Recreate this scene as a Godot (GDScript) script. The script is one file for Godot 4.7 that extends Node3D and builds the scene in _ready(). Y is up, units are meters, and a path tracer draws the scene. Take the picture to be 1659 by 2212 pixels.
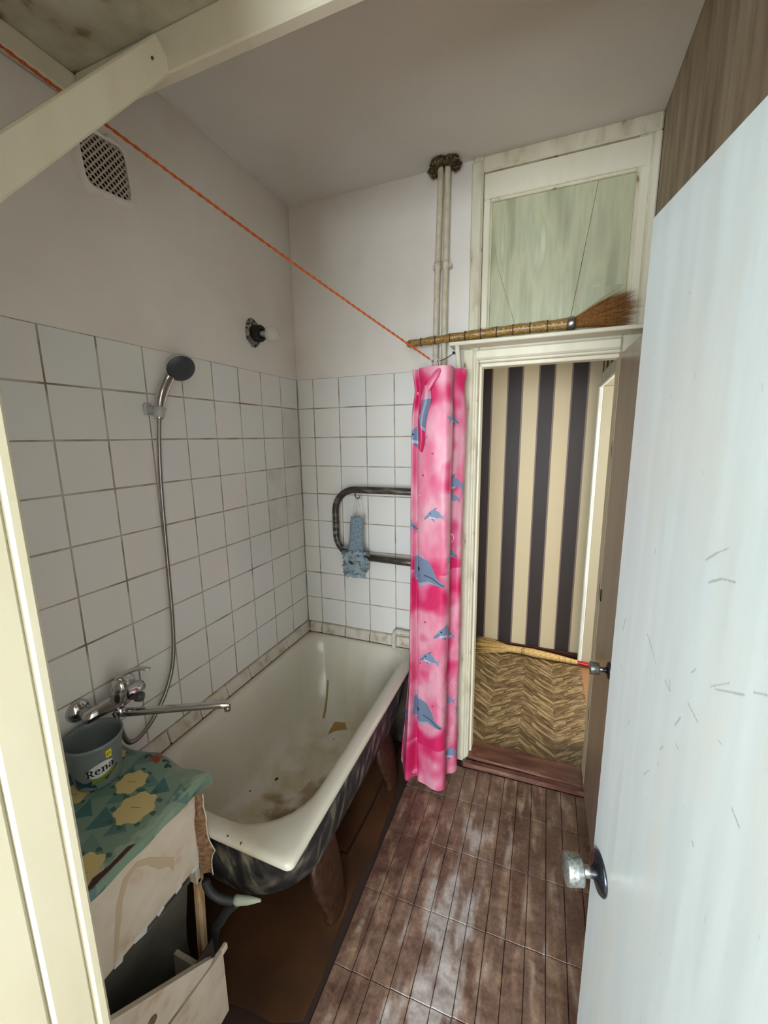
extends Node3D

# ------------------------------------------------------------------ helpers
const T := 0.153            # wall tile pitch
const TOP := 2.03           # top edge of the tiled area
const CEIL := 2.86
var box_cache := {}
var used_names := {}
var rng := RandomNumberGenerator.new()

func V(x, y, z) -> Vector3:
	return Vector3(x, y, z)

func numbered(called: String) -> String:
	var n: int = used_names.get(called, 0)
	used_names[called] = n + 1
	return called if n == 0 else "%s_%03d" % [called, n]

func thing(called: String, label: String, category: String, at := Vector3.ZERO, group := "") -> Node3D:
	var o := Node3D.new()
	o.name = numbered(called)
	add_child(o)
	o.position = at
	o.set_meta("label", label)
	o.set_meta("category", category)
	if group != "":
		o.set_meta("group", group)
	return o

func tag(o: Node, label: String, category: String, group := "") -> void:
	o.set_meta("label", label)
	o.set_meta("category", category)
	if group != "":
		o.set_meta("group", group)

func obj(called: String, mesh: Mesh, m: Material, parent: Node = null, at := Vector3.ZERO, b := Basis.IDENTITY) -> MeshInstance3D:
	var o := MeshInstance3D.new()
	o.mesh = mesh
	o.material_override = m
	o.transform = Transform3D(b, at)
	o.cast_shadow = GeometryInstance3D.SHADOW_CASTING_SETTING_ON
	if parent == null:
		o.name = numbered(called)
		add_child(o)
	else:
		o.name = called
		parent.add_child(o, true)
	return o

func struct(called: String, mesh: Mesh, m: Material, parent: Node = null, at := Vector3.ZERO, b := Basis.IDENTITY) -> MeshInstance3D:
	var o := obj(called, mesh, m, parent, at, b)
	if parent == null:
		o.set_meta("kind", "structure")
	return o

# chamfered box centred on the origin
func box(sx: float, sy: float, sz: float, c := 0.002) -> Mesh:
	var key := "%.4f %.4f %.4f %.4f" % [sx, sy, sz, c]
	if box_cache.has(key):
		return box_cache[key]
	c = minf(c, 0.45 * minf(sx, minf(sy, sz)))
	var h := V(sx, sy, sz) * 0.5
	var st := SurfaceTool.new()
	st.begin(Mesh.PRIMITIVE_TRIANGLES)
	st.set_smooth_group(-1)
	var ax := [V(1, 0, 0), V(0, 1, 0), V(0, 0, 1)]
	for i in 3:
		var j: int = (i + 1) % 3
		var k: int = (i + 2) % 3
		for s in [-1.0, 1.0]:
			var q := []
			for e in [[-1, -1], [1, -1], [1, 1], [-1, 1]]:
				q.append(ax[i] * (s * h[i]) + ax[j] * (e[0] * (h[j] - c)) + ax[k] * (e[1] * (h[k] - c)))
			quad_out(st, q, ax[i] * s)
		for s in [-1.0, 1.0]:
			for t in [-1.0, 1.0]:
				var q := []
				for e in [-1.0, 1.0]:
					q.append(ax[i] * (e * (h[i] - c)) + ax[j] * (s * h[j]) + ax[k] * (t * (h[k] - c)))
				for e in [1.0, -1.0]:
					q.append(ax[i] * (e * (h[i] - c)) + ax[j] * (s * (h[j] - c)) + ax[k] * (t * h[k]))
				quad_out(st, q, ax[j] * s + ax[k] * t)
	for a in [-1.0, 1.0]:
		for b in [-1.0, 1.0]:
			for d in [-1.0, 1.0]:
				var p := V(a * h.x, b * (h.y - c), d * (h.z - c))
				var q2 := V(a * (h.x - c), b * h.y, d * (h.z - c))
				var r := V(a * (h.x - c), b * (h.y - c), d * h.z)
				tri_out(st, p, q2, r, V(a, b, d))
	st.generate_normals()
	var m := st.commit()
	box_cache[key] = m
	return m

func tri_out(st: SurfaceTool, a: Vector3, b: Vector3, c: Vector3, n: Vector3) -> void:
	if (b - a).cross(c - a).dot(n) > 0:
		st.add_vertex(a); st.add_vertex(c); st.add_vertex(b)
	else:
		st.add_vertex(a); st.add_vertex(b); st.add_vertex(c)

func quad_out(st: SurfaceTool, q: Array, n: Vector3) -> void:
	tri_out(st, q[0], q[1], q[2], n)
	tri_out(st, q[0], q[2], q[3], n)

# box given by its two corners, as a part or a piece of the setting
func slab(called: String, a: Vector3, b: Vector3, m: Material, parent: Node = null, c := 0.002) -> MeshInstance3D:
	var s := (b - a).abs()
	return struct(called, box(s.x, s.y, s.z, c), m, parent, (a + b) * 0.5)

# grid of points [rows][cols] -> smooth mesh; uv per point optional
func grid_mesh(rows: Array, closed := false, cap0 := false, cap1 := false, uvs := []) -> ArrayMesh:
	var st := SurfaceTool.new()
	st.begin(Mesh.PRIMITIVE_TRIANGLES)
	st.set_smooth_group(0)
	var nr := rows.size()
	var nc: int = rows[0].size()
	for r in nr:
		for c in nc:
			if uvs.size() > 0:
				st.set_uv(uvs[r][c])
			st.add_vertex(rows[r][c])
	for r in nr - 1:
		for c in (nc if closed else nc - 1):
			var c2 := (c + 1) % nc
			var i0 := r * nc + c
			var i1 := r * nc + c2
			var i2 := (r + 1) * nc + c2
			var i3 := (r + 1) * nc + c
			for i in [i0, i2, i1, i0, i3, i2]:
				st.add_index(i)
	var n := nr * nc
	for e in 2:
		if (e == 0 and not cap0) or (e == 1 and not cap1):
			continue
		var r := 0 if e == 0 else nr - 1
		var mid := Vector3.ZERO
		for p in rows[r]:
			mid += p
		if uvs.size() > 0:
			st.set_uv(uvs[r][0])
		st.add_vertex(mid / nc)
		for c in nc:
			var c2 := (c + 1) % nc
			if e == 0:
				for i in [n, r * nc + c, r * nc + c2]: st.add_index(i)
			else:
				for i in [n, r * nc + c2, r * nc + c]: st.add_index(i)
		n += 1
	st.generate_normals()
	return st.commit()

# tube along points; radius a number or an array
func tube(pts: Array, rad, sides := 10, caps := true) -> ArrayMesh:
	var rows := []
	var up := V(0.013, 1, 0.027)
	for i in pts.size():
		var d: Vector3 = (pts[mini(i + 1, pts.size() - 1)] - pts[maxi(i - 1, 0)]).normalized()
		if absf(d.dot(up.normalized())) > 0.97:
			up = V(1, 0.02, 0.03)
		var a := d.cross(up).normalized()
		var b := a.cross(d).normalized()
		up = b
		var r: float = rad[i] if rad is Array else rad
		var row := []
		for s in sides:
			var t := TAU * s / sides
			row.append(pts[i] + a * (cos(t) * r) + b * (sin(t) * r))
		rows.append(row)
	return grid_mesh(rows, true, caps, caps)

func smooth_path(pts: Array, per := 8) -> Array:
	var out := []
	for i in pts.size() - 1:
		var p0: Vector3 = pts[maxi(i - 1, 0)]
		var p1: Vector3 = pts[i]
		var p2: Vector3 = pts[i + 1]
		var p3: Vector3 = pts[mini(i + 2, pts.size() - 1)]
		for k in per:
			var t := float(k) / per
			out.append(p1.cubic_interpolate(p2, p0, p3, t))
	out.append(pts[-1])
	return out

# profile [[radius, height], ...] turned round the y axis
func lathe(prof: Array, sides := 24, caps := true) -> ArrayMesh:
	var rows := []
	for p in prof:
		var row := []
		for s in sides:
			var t := -TAU * s / sides
			row.append(V(cos(t) * p[0], p[1], sin(t) * p[0]))
		rows.append(row)
	return grid_mesh(rows, true, caps, caps)

# basis whose y axis points along d
func along(d: Vector3) -> Basis:
	d = d.normalized()
	var s := V(0, 0, 1) if absf(d.z) < 0.9 else V(1, 0, 0)
	var x := d.cross(s).normalized()
	return Basis(x, d, x.cross(d))

# flat polygon (points in the plane) extruded along +z by depth
func prism(poly: PackedVector2Array, depth: float) -> ArrayMesh:
	var st := SurfaceTool.new()
	st.begin(Mesh.PRIMITIVE_TRIANGLES)
	st.set_smooth_group(-1)
	var idx := Geometry2D.triangulate_polygon(poly)
	for i in range(0, idx.size(), 3):
		var a := poly[idx[i]]
		var b := poly[idx[i + 1]]
		var c := poly[idx[i + 2]]
		tri_out(st, V(a.x, a.y, 0), V(b.x, b.y, 0), V(c.x, c.y, 0), V(0, 0, -1))
		tri_out(st, V(a.x, a.y, depth), V(b.x, b.y, depth), V(c.x, c.y, depth), V(0, 0, 1))
	var ccw := not Geometry2D.is_polygon_clockwise(poly)
	for i in poly.size():
		var a := poly[i]
		var b := poly[(i + 1) % poly.size()]
		var n := Vector2(b.y - a.y, a.x - b.x) * (1.0 if ccw else -1.0)
		quad_out(st, [V(a.x, a.y, 0), V(b.x, b.y, 0), V(b.x, b.y, depth), V(a.x, a.y, depth)], V(n.x, n.y, 0))
	st.generate_normals()
	return st.commit()

# ------------------------------------------------------------------ materials
func noise(freq: float, seed_: int, oct := 4) -> FastNoiseLite:
	var n := FastNoiseLite.new()
	n.noise_type = FastNoiseLite.TYPE_SIMPLEX_SMOOTH
	n.frequency = freq
	n.seed = seed_
	n.fractal_octaves = oct
	return n

func plain(c: Color, rough := 0.6, metal := 0.0) -> StandardMaterial3D:
	var m := StandardMaterial3D.new()
	m.albedo_color = c
	m.roughness = rough
	m.metallic = metal
	return m

func tex_from(img: Image) -> ImageTexture:
	img.generate_mipmaps()
	return ImageTexture.create_from_image(img)

# speckled surface: noise between colours, laid in world space, with fine relief
# sx, sy stretch the pattern; stops = [[t, colour], ...]
func grained(stops: Array, rough: float, scale: float, freq := 0.02, seed_ := 1, sx := 1.0, sy := 1.0, bump := 0.6, size := 256) -> StandardMaterial3D:
	var n := noise(freq, seed_, 5)
	var g := Gradient.new()
	g.offsets = PackedFloat32Array(stops.map(func(s): return s[0]))
	g.colors = PackedColorArray(stops.map(func(s): return s[1]))
	var img := Image.create_empty(size, size, false, Image.FORMAT_RGB8)
	var hgt := Image.create_empty(size, size, false, Image.FORMAT_RGB8)
	for y in size:
		for x in size:
			# wrapped by blending the two ends, so repeats do not show
			var wx := clampf((x - size * 0.75) / (size * 0.25), 0, 1)
			var wy := clampf((y - size * 0.75) / (size * 0.25), 0, 1)
			var v := n.get_noise_2d(x * sx, y * sy)
			if wx > 0:
				v = lerpf(v, n.get_noise_2d((x - size) * sx, y * sy), wx)
			if wy > 0:
				v = lerpf(v, n.get_noise_2d(x * sx, (y - size) * sy), wy)
			v = clampf(v * 0.9 + 0.5, 0, 1)
			img.set_pixel(x, y, g.sample(v))
			hgt.set_pixel(x, y, Color(v, v, v))
	var m := StandardMaterial3D.new()
	m.albedo_texture = tex_from(img)
	m.roughness = rough
	m.uv1_triplanar = true
	m.uv1_world_triplanar = true
	m.uv1_scale = V(scale, scale, scale)
	if bump > 0:
		hgt.bump_map_to_normal_map(bump * 6.0)
		m.normal_enabled = true
		m.normal_texture = tex_from(hgt)
		m.normal_scale = 0.5
	return m

func C(r, g, b) -> Color:
	return Color8(r, g, b)

func uv_material(img: Image, rough: float) -> StandardMaterial3D:
	var m := StandardMaterial3D.new()
	m.albedo_texture = tex_from(img)
	m.roughness = rough
	return m

func fill_poly(img: Image, poly: Array, c: Color) -> void:
	var lo := 1e9
	var hi := -1e9
	for p in poly:
		lo = minf(lo, p.y); hi = maxf(hi, p.y)
	for y in range(maxi(0, int(lo)), mini(img.get_height() - 1, int(hi)) + 1):
		var xs := []
		for i in poly.size():
			var a: Vector2 = poly[i]
			var b: Vector2 = poly[(i + 1) % poly.size()]
			var yy := y + 0.5
			if (a.y <= yy) != (b.y <= yy):
				xs.append(a.x + (yy - a.y) / (b.y - a.y) * (b.x - a.x))
		xs.sort()
		for k in range(0, xs.size() - 1, 2):
			var x0 := clampi(int(round(xs[k])), 0, img.get_width())
			var x1 := clampi(int(round(xs[k + 1])), 0, img.get_width())
			if x1 > x0:
				img.fill_rect(Rect2i(x0, y, x1 - x0, 1), c)

func line(img: Image, a: Vector2, b: Vector2, w: float, c: Color) -> void:
	var d := (b - a).normalized().orthogonal() * w * 0.5
	fill_poly(img, [a + d, b + d, b - d, a - d], c)

func blob(img: Image, mid: Vector2, rx: float, ry: float, c: Color, rough := 0.0, sd := 1, n := 22) -> void:
	var nz := noise(0.35, sd, 3)
	var p := []
	for i in n:
		var t := TAU * i / n
		var k := 1.0 + rough * nz.get_noise_2d(cos(t) * 4 + 10, sin(t) * 4 + 10) * 2.0
		p.append(mid + Vector2(cos(t) * rx, sin(t) * ry) * k)
	fill_poly(img, p, c)

var M := {}

func make_materials() -> void:
	M.plaster = grained([[0.0, C(224, 215, 205)], [0.4, C(231, 224, 215)], [0.75, C(234, 228, 220)], [1.0, C(228, 221, 211)]], 0.9, 0.45, 0.014, 3, 1, 1, 0.25)
	M.ceiling = grained([[0.0, C(222, 217, 210)], [0.5, C(228, 224, 217)], [1.0, C(232, 228, 222)]], 0.92, 0.4, 0.012, 5, 1, 1, 0.2)
	M.grout = grained([[0.0, C(128, 110, 90)], [0.3, C(158, 147, 131)], [0.6, C(178, 170, 158)], [1.0, C(190, 184, 174)]], 0.9, 1.3, 0.02, 7, 1, 1, 0.2)
	M.tile = []
	for c in [C(229, 227, 222), C(228, 226, 221), C(229, 225, 220), C(226, 226, 223), C(228, 226, 219)]:
		var t := plain(c, 0.28)
		M.tile.append(t)
	M.strip_tile = grained([[0.0, C(170, 152, 128)], [0.3, C(206, 196, 180)], [1.0, C(220, 213, 200)]], 0.4, 2.2, 0.02, 9, 1, 1, 0.2)
	M.tile_smudged = grained([[0.0, C(202, 197, 190)], [0.35, C(214, 210, 204)], [0.7, C(224, 221, 215)], [1.0, C(228, 226, 220)]], 0.35, 1.2, 0.012, 10, 1, 1, 0.0)
	M.bare_masonry = grained([[0.0, C(40, 33, 27)], [0.5, C(62, 53, 45)], [1.0, C(84, 74, 64)]], 0.95, 1.6, 0.02, 8, 1, 1, 0.6)
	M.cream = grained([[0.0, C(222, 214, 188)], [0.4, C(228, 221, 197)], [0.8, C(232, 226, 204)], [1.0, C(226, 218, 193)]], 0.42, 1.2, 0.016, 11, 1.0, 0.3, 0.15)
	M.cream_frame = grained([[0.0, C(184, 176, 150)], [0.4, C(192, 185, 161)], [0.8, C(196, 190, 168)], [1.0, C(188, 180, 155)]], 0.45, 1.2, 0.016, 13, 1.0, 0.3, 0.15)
	M.cream_worn = grained([[0.0, C(120, 92, 66)], [0.1, C(196, 185, 158)], [0.3, C(214, 206, 180)], [0.75, C(224, 217, 194)], [1.0, C(208, 198, 170)]], 0.5, 1.6, 0.022, 12, 1.0, 0.3, 0.5)
	M.transom = grained([[0.0, C(156, 154, 124)], [0.35, C(176, 177, 146)], [0.6, C(194, 192, 158)], [0.8, C(178, 182, 152)], [1.0, C(208, 205, 174)]], 0.35, 1.3, 0.02, 14, 1.6, 0.16, 0.2)
	M.taupe_wall = grained([[0.0, C(128, 110, 90)], [0.3, C(154, 136, 114)], [0.6, C(168, 151, 127)], [0.85, C(178, 163, 138)], [1.0, C(140, 122, 100)]], 0.8, 1.1, 0.02, 16, 1.6, 0.22, 0.3)
	M.door_far_shaded = grained([[0.0, C(146, 133, 119)], [0.5, C(160, 147, 133)], [1.0, C(168, 156, 143)]], 0.3, 1.2, 0.02, 17, 2.0, 0.14, 0.1)  # pale door paint darkened to taupe, standing in for the near door's shade
	M.threshold = grained([[0.0, C(76, 44, 34)], [0.5, C(108, 68, 55)], [0.85, C(124, 82, 68)], [1.0, C(156, 120, 106)]], 0.22, 2.0, 0.02, 18, 0.3, 1.2, 0.3)
	M.skirting = plain(C(70, 38, 26), 0.4)
	M.black_iron = grained([[0.0, C(18, 18, 20)], [0.45, C(38, 39, 42)], [0.62, C(64, 64, 64)], [0.80, C(122, 115, 100)], [1.0, C(160, 150, 128)]], 0.6, 1.5, 0.03, 20, 1.6, 0.5, 0.5)
	M.leg_paint = grained([[0.0, C(40, 22, 11)], [0.5, C(60, 34, 18)], [1.0, C(76, 48, 30)]], 0.5, 4.0, 0.03, 21, 1, 1, 0.3)
	M.hardboard = grained([[0.0, C(58, 36, 18)], [0.5, C(74, 46, 22)], [1.0, C(86, 54, 27)]], 0.6, 0.9, 0.014, 22, 1, 1, 0.2)
	M.chrome = plain(C(200, 200, 200), 0.14, 1.0)
	M.chrome_dull = plain(C(168, 168, 166), 0.3, 1.0)
	M.steel_hose = plain(C(150, 148, 144), 0.32, 1.0)
	M.dark_plastic = plain(C(62, 64, 68), 0.4)
	M.grey_plastic = plain(C(176, 178, 174), 0.3)
	M.iron_rail = grained([[0.0, C(28, 23, 19)], [0.45, C(54, 47, 40)], [0.65, C(84, 77, 69)], [0.85, C(128, 121, 112)], [1.0, C(150, 143, 134)]], 0.34, 2.2, 0.03, 24, 0.35, 1.6, 0.5)
	M.pipe_paint = grained([[0.0, C(186, 174, 148)], [0.5, C(208, 198, 174)], [1.0, C(216, 208, 188)]], 0.4, 3.0, 0.02, 25)
	M.foam = grained([[0.0, C(24, 18, 8)], [0.4, C(56, 44, 22)], [0.7, C(112, 98, 62)], [1.0, C(170, 158, 120)]], 0.95, 7.0, 0.04, 26, 1, 1, 2.0)
	M.brickwork = grained([[0.0, C(82, 66, 54)], [0.5, C(104, 84, 70)], [1.0, C(122, 102, 86)]], 0.95, 2.0, 0.02, 23)
	M.black = plain(C(18, 15, 13), 0.6)
	M.burnt = grained([[0.0, C(14, 12, 11)], [0.42, C(34, 30, 28)], [0.5, C(150, 142, 132)], [1.0, C(206, 198, 188)]], 0.9, 9.0, 0.02, 27)
	M.vent_plate = plain(C(186, 178, 164), 0.6)
	M.rope = grained([[0.0, C(150, 58, 20)], [0.5, C(214, 96, 36)], [1.0, C(236, 130, 64)]], 0.8, 14.0, 0.05, 28)
	M.thread = plain(C(70, 36, 26), 0.8)
	M.straw = grained([[0.0, C(92, 64, 26)], [0.4, C(140, 106, 52)], [0.8, C(176, 142, 84)], [1.0, C(206, 180, 124)]], 0.3, 9.0, 0.03, 29, 1.0, 2.0)
	M.straw_band = plain(C(74, 48, 16), 0.5)
	M.bristle = grained([[0.0, C(104, 64, 26)], [0.5, C(150, 102, 50)], [1.0, C(182, 134, 78)]], 0.7, 9.0, 0.04, 30)
	M.broom_yellow = grained([[0.0, C(150, 116, 60)], [0.5, C(206, 172, 106)], [1.0, C(226, 198, 138)]], 0.7, 8.0, 0.04, 31, 0.5, 2.0)
	M.red_paint = plain(C(168, 20, 28), 0.25)
	M.mitt = grained([[0.0, C(92, 106, 120)], [0.5, C(122, 140, 152)], [1.0, C(140, 156, 166)]], 0.9, 9.0, 0.03, 32)
	M.mitt_light = plain(C(150, 166, 172), 0.9)
	M.string = plain(C(206, 190, 170), 0.8)
	M.cabinet_white = grained([[0.0, C(196, 176, 154)], [0.3, C(214, 200, 182)], [1.0, C(222, 211, 196)]], 0.5, 1.8, 0.02, 34)
	M.chipboard = grained([[0.0, C(96, 66, 44)], [0.5, C(136, 104, 76)], [1.0, C(170, 140, 108)]], 0.9, 8.0, 0.03, 35)
	M.raw_wood = grained([[0.0, C(168, 132, 92)], [0.5, C(206, 172, 128)], [1.0, C(220, 192, 152)]], 0.8, 4.0, 0.03, 36, 2.0, 0.3)
	M.grey_sheet = grained([[0.0, C(74, 71, 64)], [0.5, C(96, 93, 85)], [1.0, C(108, 104, 96)]], 0.3, 1.5, 0.014, 37, 1, 1, 0.2)
	M.crack_edge = plain(C(40, 26, 24), 0.9)
	M.bucket = plain(C(120, 128, 128), 0.35)
	M.white_print = plain(C(214, 214, 210), 0.5)
	M.black_print = plain(C(20, 18, 18), 0.5)
	M.red_print = plain(C(130, 24, 34), 0.5)
	M.green_print = plain(C(112, 128, 30), 0.5)
	M.dark_green_print = plain(C(30, 52, 30), 0.5)
	M.blue_print = plain(C(18, 62, 84), 0.5)
	M.yellow_print = plain(C(226, 214, 60), 0.5)
	M.pvc_grey = plain(C(50, 52, 54), 0.55)
	M.pvc_white = plain(C(206, 198, 184), 0.4)
	M.pale_plastic = plain(C(190, 196, 178), 0.5)
	M.ring = plain(C(226, 222, 216), 0.3)
	M.knob_metal = grained([[0.0, C(96, 100, 100)], [0.5, C(150, 154, 150)], [1.0, C(186, 190, 184)]], 0.35, 14.0, 0.03, 38)
	M.knob_metal.metallic = 0.75
	M.knob_dark = plain(C(74, 78, 86), 0.22, 0.9)
	M.shelf_under = grained([[0.0, C(110, 86, 60)], [0.14, C(156, 138, 108)], [0.3, C(192, 186, 160)], [0.7, C(208, 204, 180)], [1.0, C(214, 211, 190)]], 0.8, 1.3, 0.016, 40, 1, 1, 0.3)
	M.hall_ceiling = plain(C(238, 236, 230), 0.9)
	M.room_wall = plain(C(236, 232, 224), 0.9)
	M.room_floor = plain(C(150, 110, 76), 0.5)
	M.white_paint = grained([[0.0, C(206, 214, 208)], [0.5, C(222, 228, 222)], [1.0, C(230, 234, 228)]], 0.35, 1.3, 0.02, 41, 1.0, 0.3)
	M.reveal = plain(C(176, 170, 148), 0.6)
	M.glass = StandardMaterial3D.new()
	M.glass.transparency = BaseMaterial3D.TRANSPARENCY_ALPHA
	M.glass.albedo_color = Color(0.94, 0.93, 0.91, 0.33)
	M.glass.roughness = 0.06
	M.pane = StandardMaterial3D.new()
	M.pane.transparency = BaseMaterial3D.TRANSPARENCY_ALPHA
	M.pane.albedo_color = Color(0.95, 0.97, 0.98, 0.05)
	M.pane.roughness = 0.02

# ------------------------------------------------------------------ scene
func _ready() -> void:
	rng.seed = 20240611
	var cam := Camera3D.new()
	cam.name = "camera"
	cam.fov = 102.89
	cam.near = 0.02
	cam.position = V(1.2696, 1.7216, 1.9573)
	cam.rotation = V(-0.1814, 0.3766, -0.0131)
	add_child(cam)
	cam.current = true

	var env := Environment.new()
	env.background_mode = Environment.BG_SKY
	var sky := Sky.new()
	var sm := ProceduralSkyMaterial.new()
	sm.sky_top_color = Color(0.42, 0.56, 0.78)
	sm.sky_horizon_color = Color(0.78, 0.84, 0.90)
	sm.ground_bottom_color = Color(0.30, 0.32, 0.28)
	sm.ground_horizon_color = Color(0.55, 0.58, 0.56)
	sm.sky_energy_multiplier = 1.6
	sky.sky_material = sm
	env.sky = sky
	env.ambient_light_source = Environment.AMBIENT_SOURCE_DISABLED
	env.tonemap_mode = Environment.TONE_MAPPER_LINEAR
	env.tonemap_exposure = 0.76
	env.sdfgi_enabled = true
	env.ssao_enabled = true
	env.ssil_enabled = true
	var we := WorldEnvironment.new()
	we.name = "environment"
	we.environment = env
	add_child(we)

	# daylight through the window of the room behind the camera
	daylight("window_light_room", V(1.15, 1.6, 4.36), 0.0, Vector2(1.7, 1.5), Color(0.92, 0.97, 1.0), 30.0)
	# daylight through the window of the room off the hall
	daylight("window_light_side_room", V(3.36, 1.45, -0.95), 90.0, Vector2(1.2, 1.4), Color(0.98, 0.97, 0.93), 9.5)

	make_materials()
	build_bathroom_shell()
	build_wall_tiles()
	build_floor_tiles()
	build_far_doorway()
	build_near_doorway()
	build_hall()
	build_outer_rooms()
	build_bathtub()
	build_cabinet()
	build_storage_shelf()
	build_curtain()
	build_mixer_and_shower()
	build_pipes()
	build_small_things()
	build_brooms()

func daylight(called: String, at: Vector3, turn: float, size: Vector2, c: Color, e: float) -> void:
	var l := AreaLight3D.new()
	l.name = called
	l.area_size = size
	l.light_color = c
	l.light_energy = e
	l.shadow_enabled = true
	l.position = at
	l.rotation_degrees.y = turn
	l.set("area_range", 12.0)
	add_child(l)

func build_bathroom_shell() -> void:
	var wl := slab("wall_left", V(-0.14, -0.06, -0.1), V(-0.003, 2.455, 1.722), M.plaster, null, 0.0001)
	# upper part of the wall, with the opening of the air duct
	for q in [[2.455, 2.60, -0.1, 0.90], [2.455, 2.60, 1.044, 1.722], [2.60, CEIL + 0.1, -0.1, 1.722]]:
		slab("upper_masonry", V(-0.14, q[0], q[2]), V(-0.003, q[1], q[3]), M.plaster, wl, 0.0001).position -= wl.position
	for q in [[V(-0.5, 2.455, 0.90), V(-0.005, 2.461, 1.044)], [V(-0.5, 2.594, 0.90), V(-0.005, 2.60, 1.044)], [V(-0.5, 2.461, 0.90), V(-0.005, 2.594, 0.906)], [V(-0.5, 2.461, 1.038), V(-0.005, 2.594, 1.044)], [V(-0.52, 2.455, 0.90), V(-0.5, 2.60, 1.044)]]:
		slab("duct_wall", q[0], q[1], M.brickwork, wl, 0.0001).position -= wl.position
	slab("wall_back", V(-0.003, -0.06, -0.12), V(0.925, CEIL + 0.1, -0.003), M.plaster)
	slab("wall_right", V(1.602, -0.06, -0.12), V(1.72, CEIL + 0.1, 1.82), M.taupe_wall)
	slab("ceiling", V(-0.003, CEIL, -0.12), V(1.602, CEIL + 0.1, 1.722), M.ceiling)
	# wall with the doorway that the picture is taken from
	var w := struct("wall_front", box(0.925, CEIL + 0.16, 0.11, 0.002), M.plaster, null, V(0.3225, (CEIL + 0.04) * 0.5, 1.777))
	for q in [[0.785, 1.602, 2.115, 2.17], [0.785, 0.85, 2.17, 2.64], [1.54, 1.602, 2.17, 2.64], [0.785, 1.602, 2.64, CEIL + 0.1]]:
		slab("lintel_wall", V(q[0], q[2], 1.722), V(q[1], q[3], 1.832), M.plaster, w).position -= w.position
	# the glazed light over that doorway, which lets the day in under the storage shelf
	var g := Node3D.new()
	g.name = "window_4"
	g.set_meta("kind", "structure")
	add_child(g)
	slab("sash", V(0.85, 2.17, 1.76), V(1.54, 2.205, 1.80), M.cream, g, 0.004)
	slab("sash", V(0.85, 2.605, 1.76), V(1.54, 2.64, 1.80), M.cream, g, 0.004)
	slab("sash", V(0.85, 2.205, 1.76), V(0.885, 2.605, 1.80), M.cream, g, 0.004)
	slab("sash", V(1.505, 2.205, 1.76), V(1.54, 2.605, 1.80), M.cream, g, 0.004)
	slab("pane", V(0.885, 2.205, 1.778), V(1.505, 2.605, 1.782), M.pane, g, 0.0005)

func build_wall_tiles() -> void:
	# left wall: a grout bed with tiles standing proud of it
	var wl := get_node("wall_left")
	var wb := get_node("wall_back")
	var off_l: Vector3 = wl.position
	var off_b: Vector3 = wb.position
	var bed := slab("grout_bed", V(-0.004, 0.59, 0.0), V(-0.0007, TOP - 0.001, 1.722), M.grout, wl, 0.0002)
	bed.position -= off_l
	bed = slab("grout_bed", V(0.0, 0.59, -0.004), V(0.925, TOP - 0.001, -0.0007), M.grout, wb, 0.0002)
	bed.position -= off_b
	slab("bare_masonry", V(-0.004, -0.05, 0.0), V(-0.0007, 0.589, 1.722), M.bare_masonry, wl, 0.0002).position -= off_l
	slab("bare_masonry", V(0.0, -0.05, -0.004), V(0.895, 0.589, -0.0007), M.bare_masonry, wb, 0.0002).position -= off_b
	var g := 0.0044
	var p := 0.9946
	var q := 0.6453
	rng.seed = 77
	var cols := []
	cols.append([0.002, p * T])
	var z := p * T
	while z < 1.70:
		cols.append([z, minf(z + T, 1.72)])
		z += T
	for r in 9:
		for c in cols:
			if c[1] - c[0] < 0.02:
				continue
			var y0 := TOP - (r + 1) * T
			var w: float = c[1] - c[0] - g
			var jy := rng.randf_range(-0.0008, 0.0008)
			var tm = M.tile[rng.randi() % 5]
			if (r == 3 or r == 4) and c[0] < 0.2 or (r == 1 or r == 2) and c[0] < 0.05:
				tm = M.tile_smudged
			var t := obj("tile", box(0.005, T - g, w, 0.0012), tm, wl,
				V(-0.0025, y0 + T * 0.5 + jy, (c[0] + c[1]) * 0.5) - off_l)
			t.rotation = V(0, rng.randf_range(-0.004, 0.004), rng.randf_range(-0.004, 0.004))
	cols = [[0.002, q * T]]
	var x := q * T
	while x < 0.89:
		cols.append([x, minf(x + T, 0.92)])
		x += T
	for r in 9:
		for c in cols:
			if c[1] - c[0] < 0.02:
				continue
			var y0 := TOP - (r + 1) * T
			var t := obj("tile", box(c[1] - c[0] - g, T - g, 0.005, 0.0012), M.tile[rng.randi() % 5], wb,
				V((c[0] + c[1]) * 0.5, y0 + T * 0.5 + rng.randf_range(-0.0008, 0.0008), -0.0025) - off_b)
			t.rotation = V(rng.randf_range(-0.004, 0.004), rng.randf_range(-0.004, 0.004), 0)
	# narrow border pieces between the tiles and the bathtub rim
	z = 0.004
	var lens := [0.085, 0.145, 0.153, 0.153, 0.15, 0.153, 0.153, 0.153, 0.15]
	for l in lens:
		var t := obj("border_tile", box(0.012, 0.056, l - 0.004, 0.004), M.strip_tile, wl, V(0.008, 0.622, z + l * 0.5) - off_l)
		t.rotation.z = 0.25
		z += l
	x = 0.018
	for l in [0.08, 0.153, 0.153, 0.153, 0.12]:
		var t := obj("border_tile", box(l - 0.004, 0.056, 0.012, 0.004), M.strip_tile, wb, V(x + l * 0.5, 0.622, 0.008) - off_b)
		t.rotation.x = -0.25
		x += l

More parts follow.
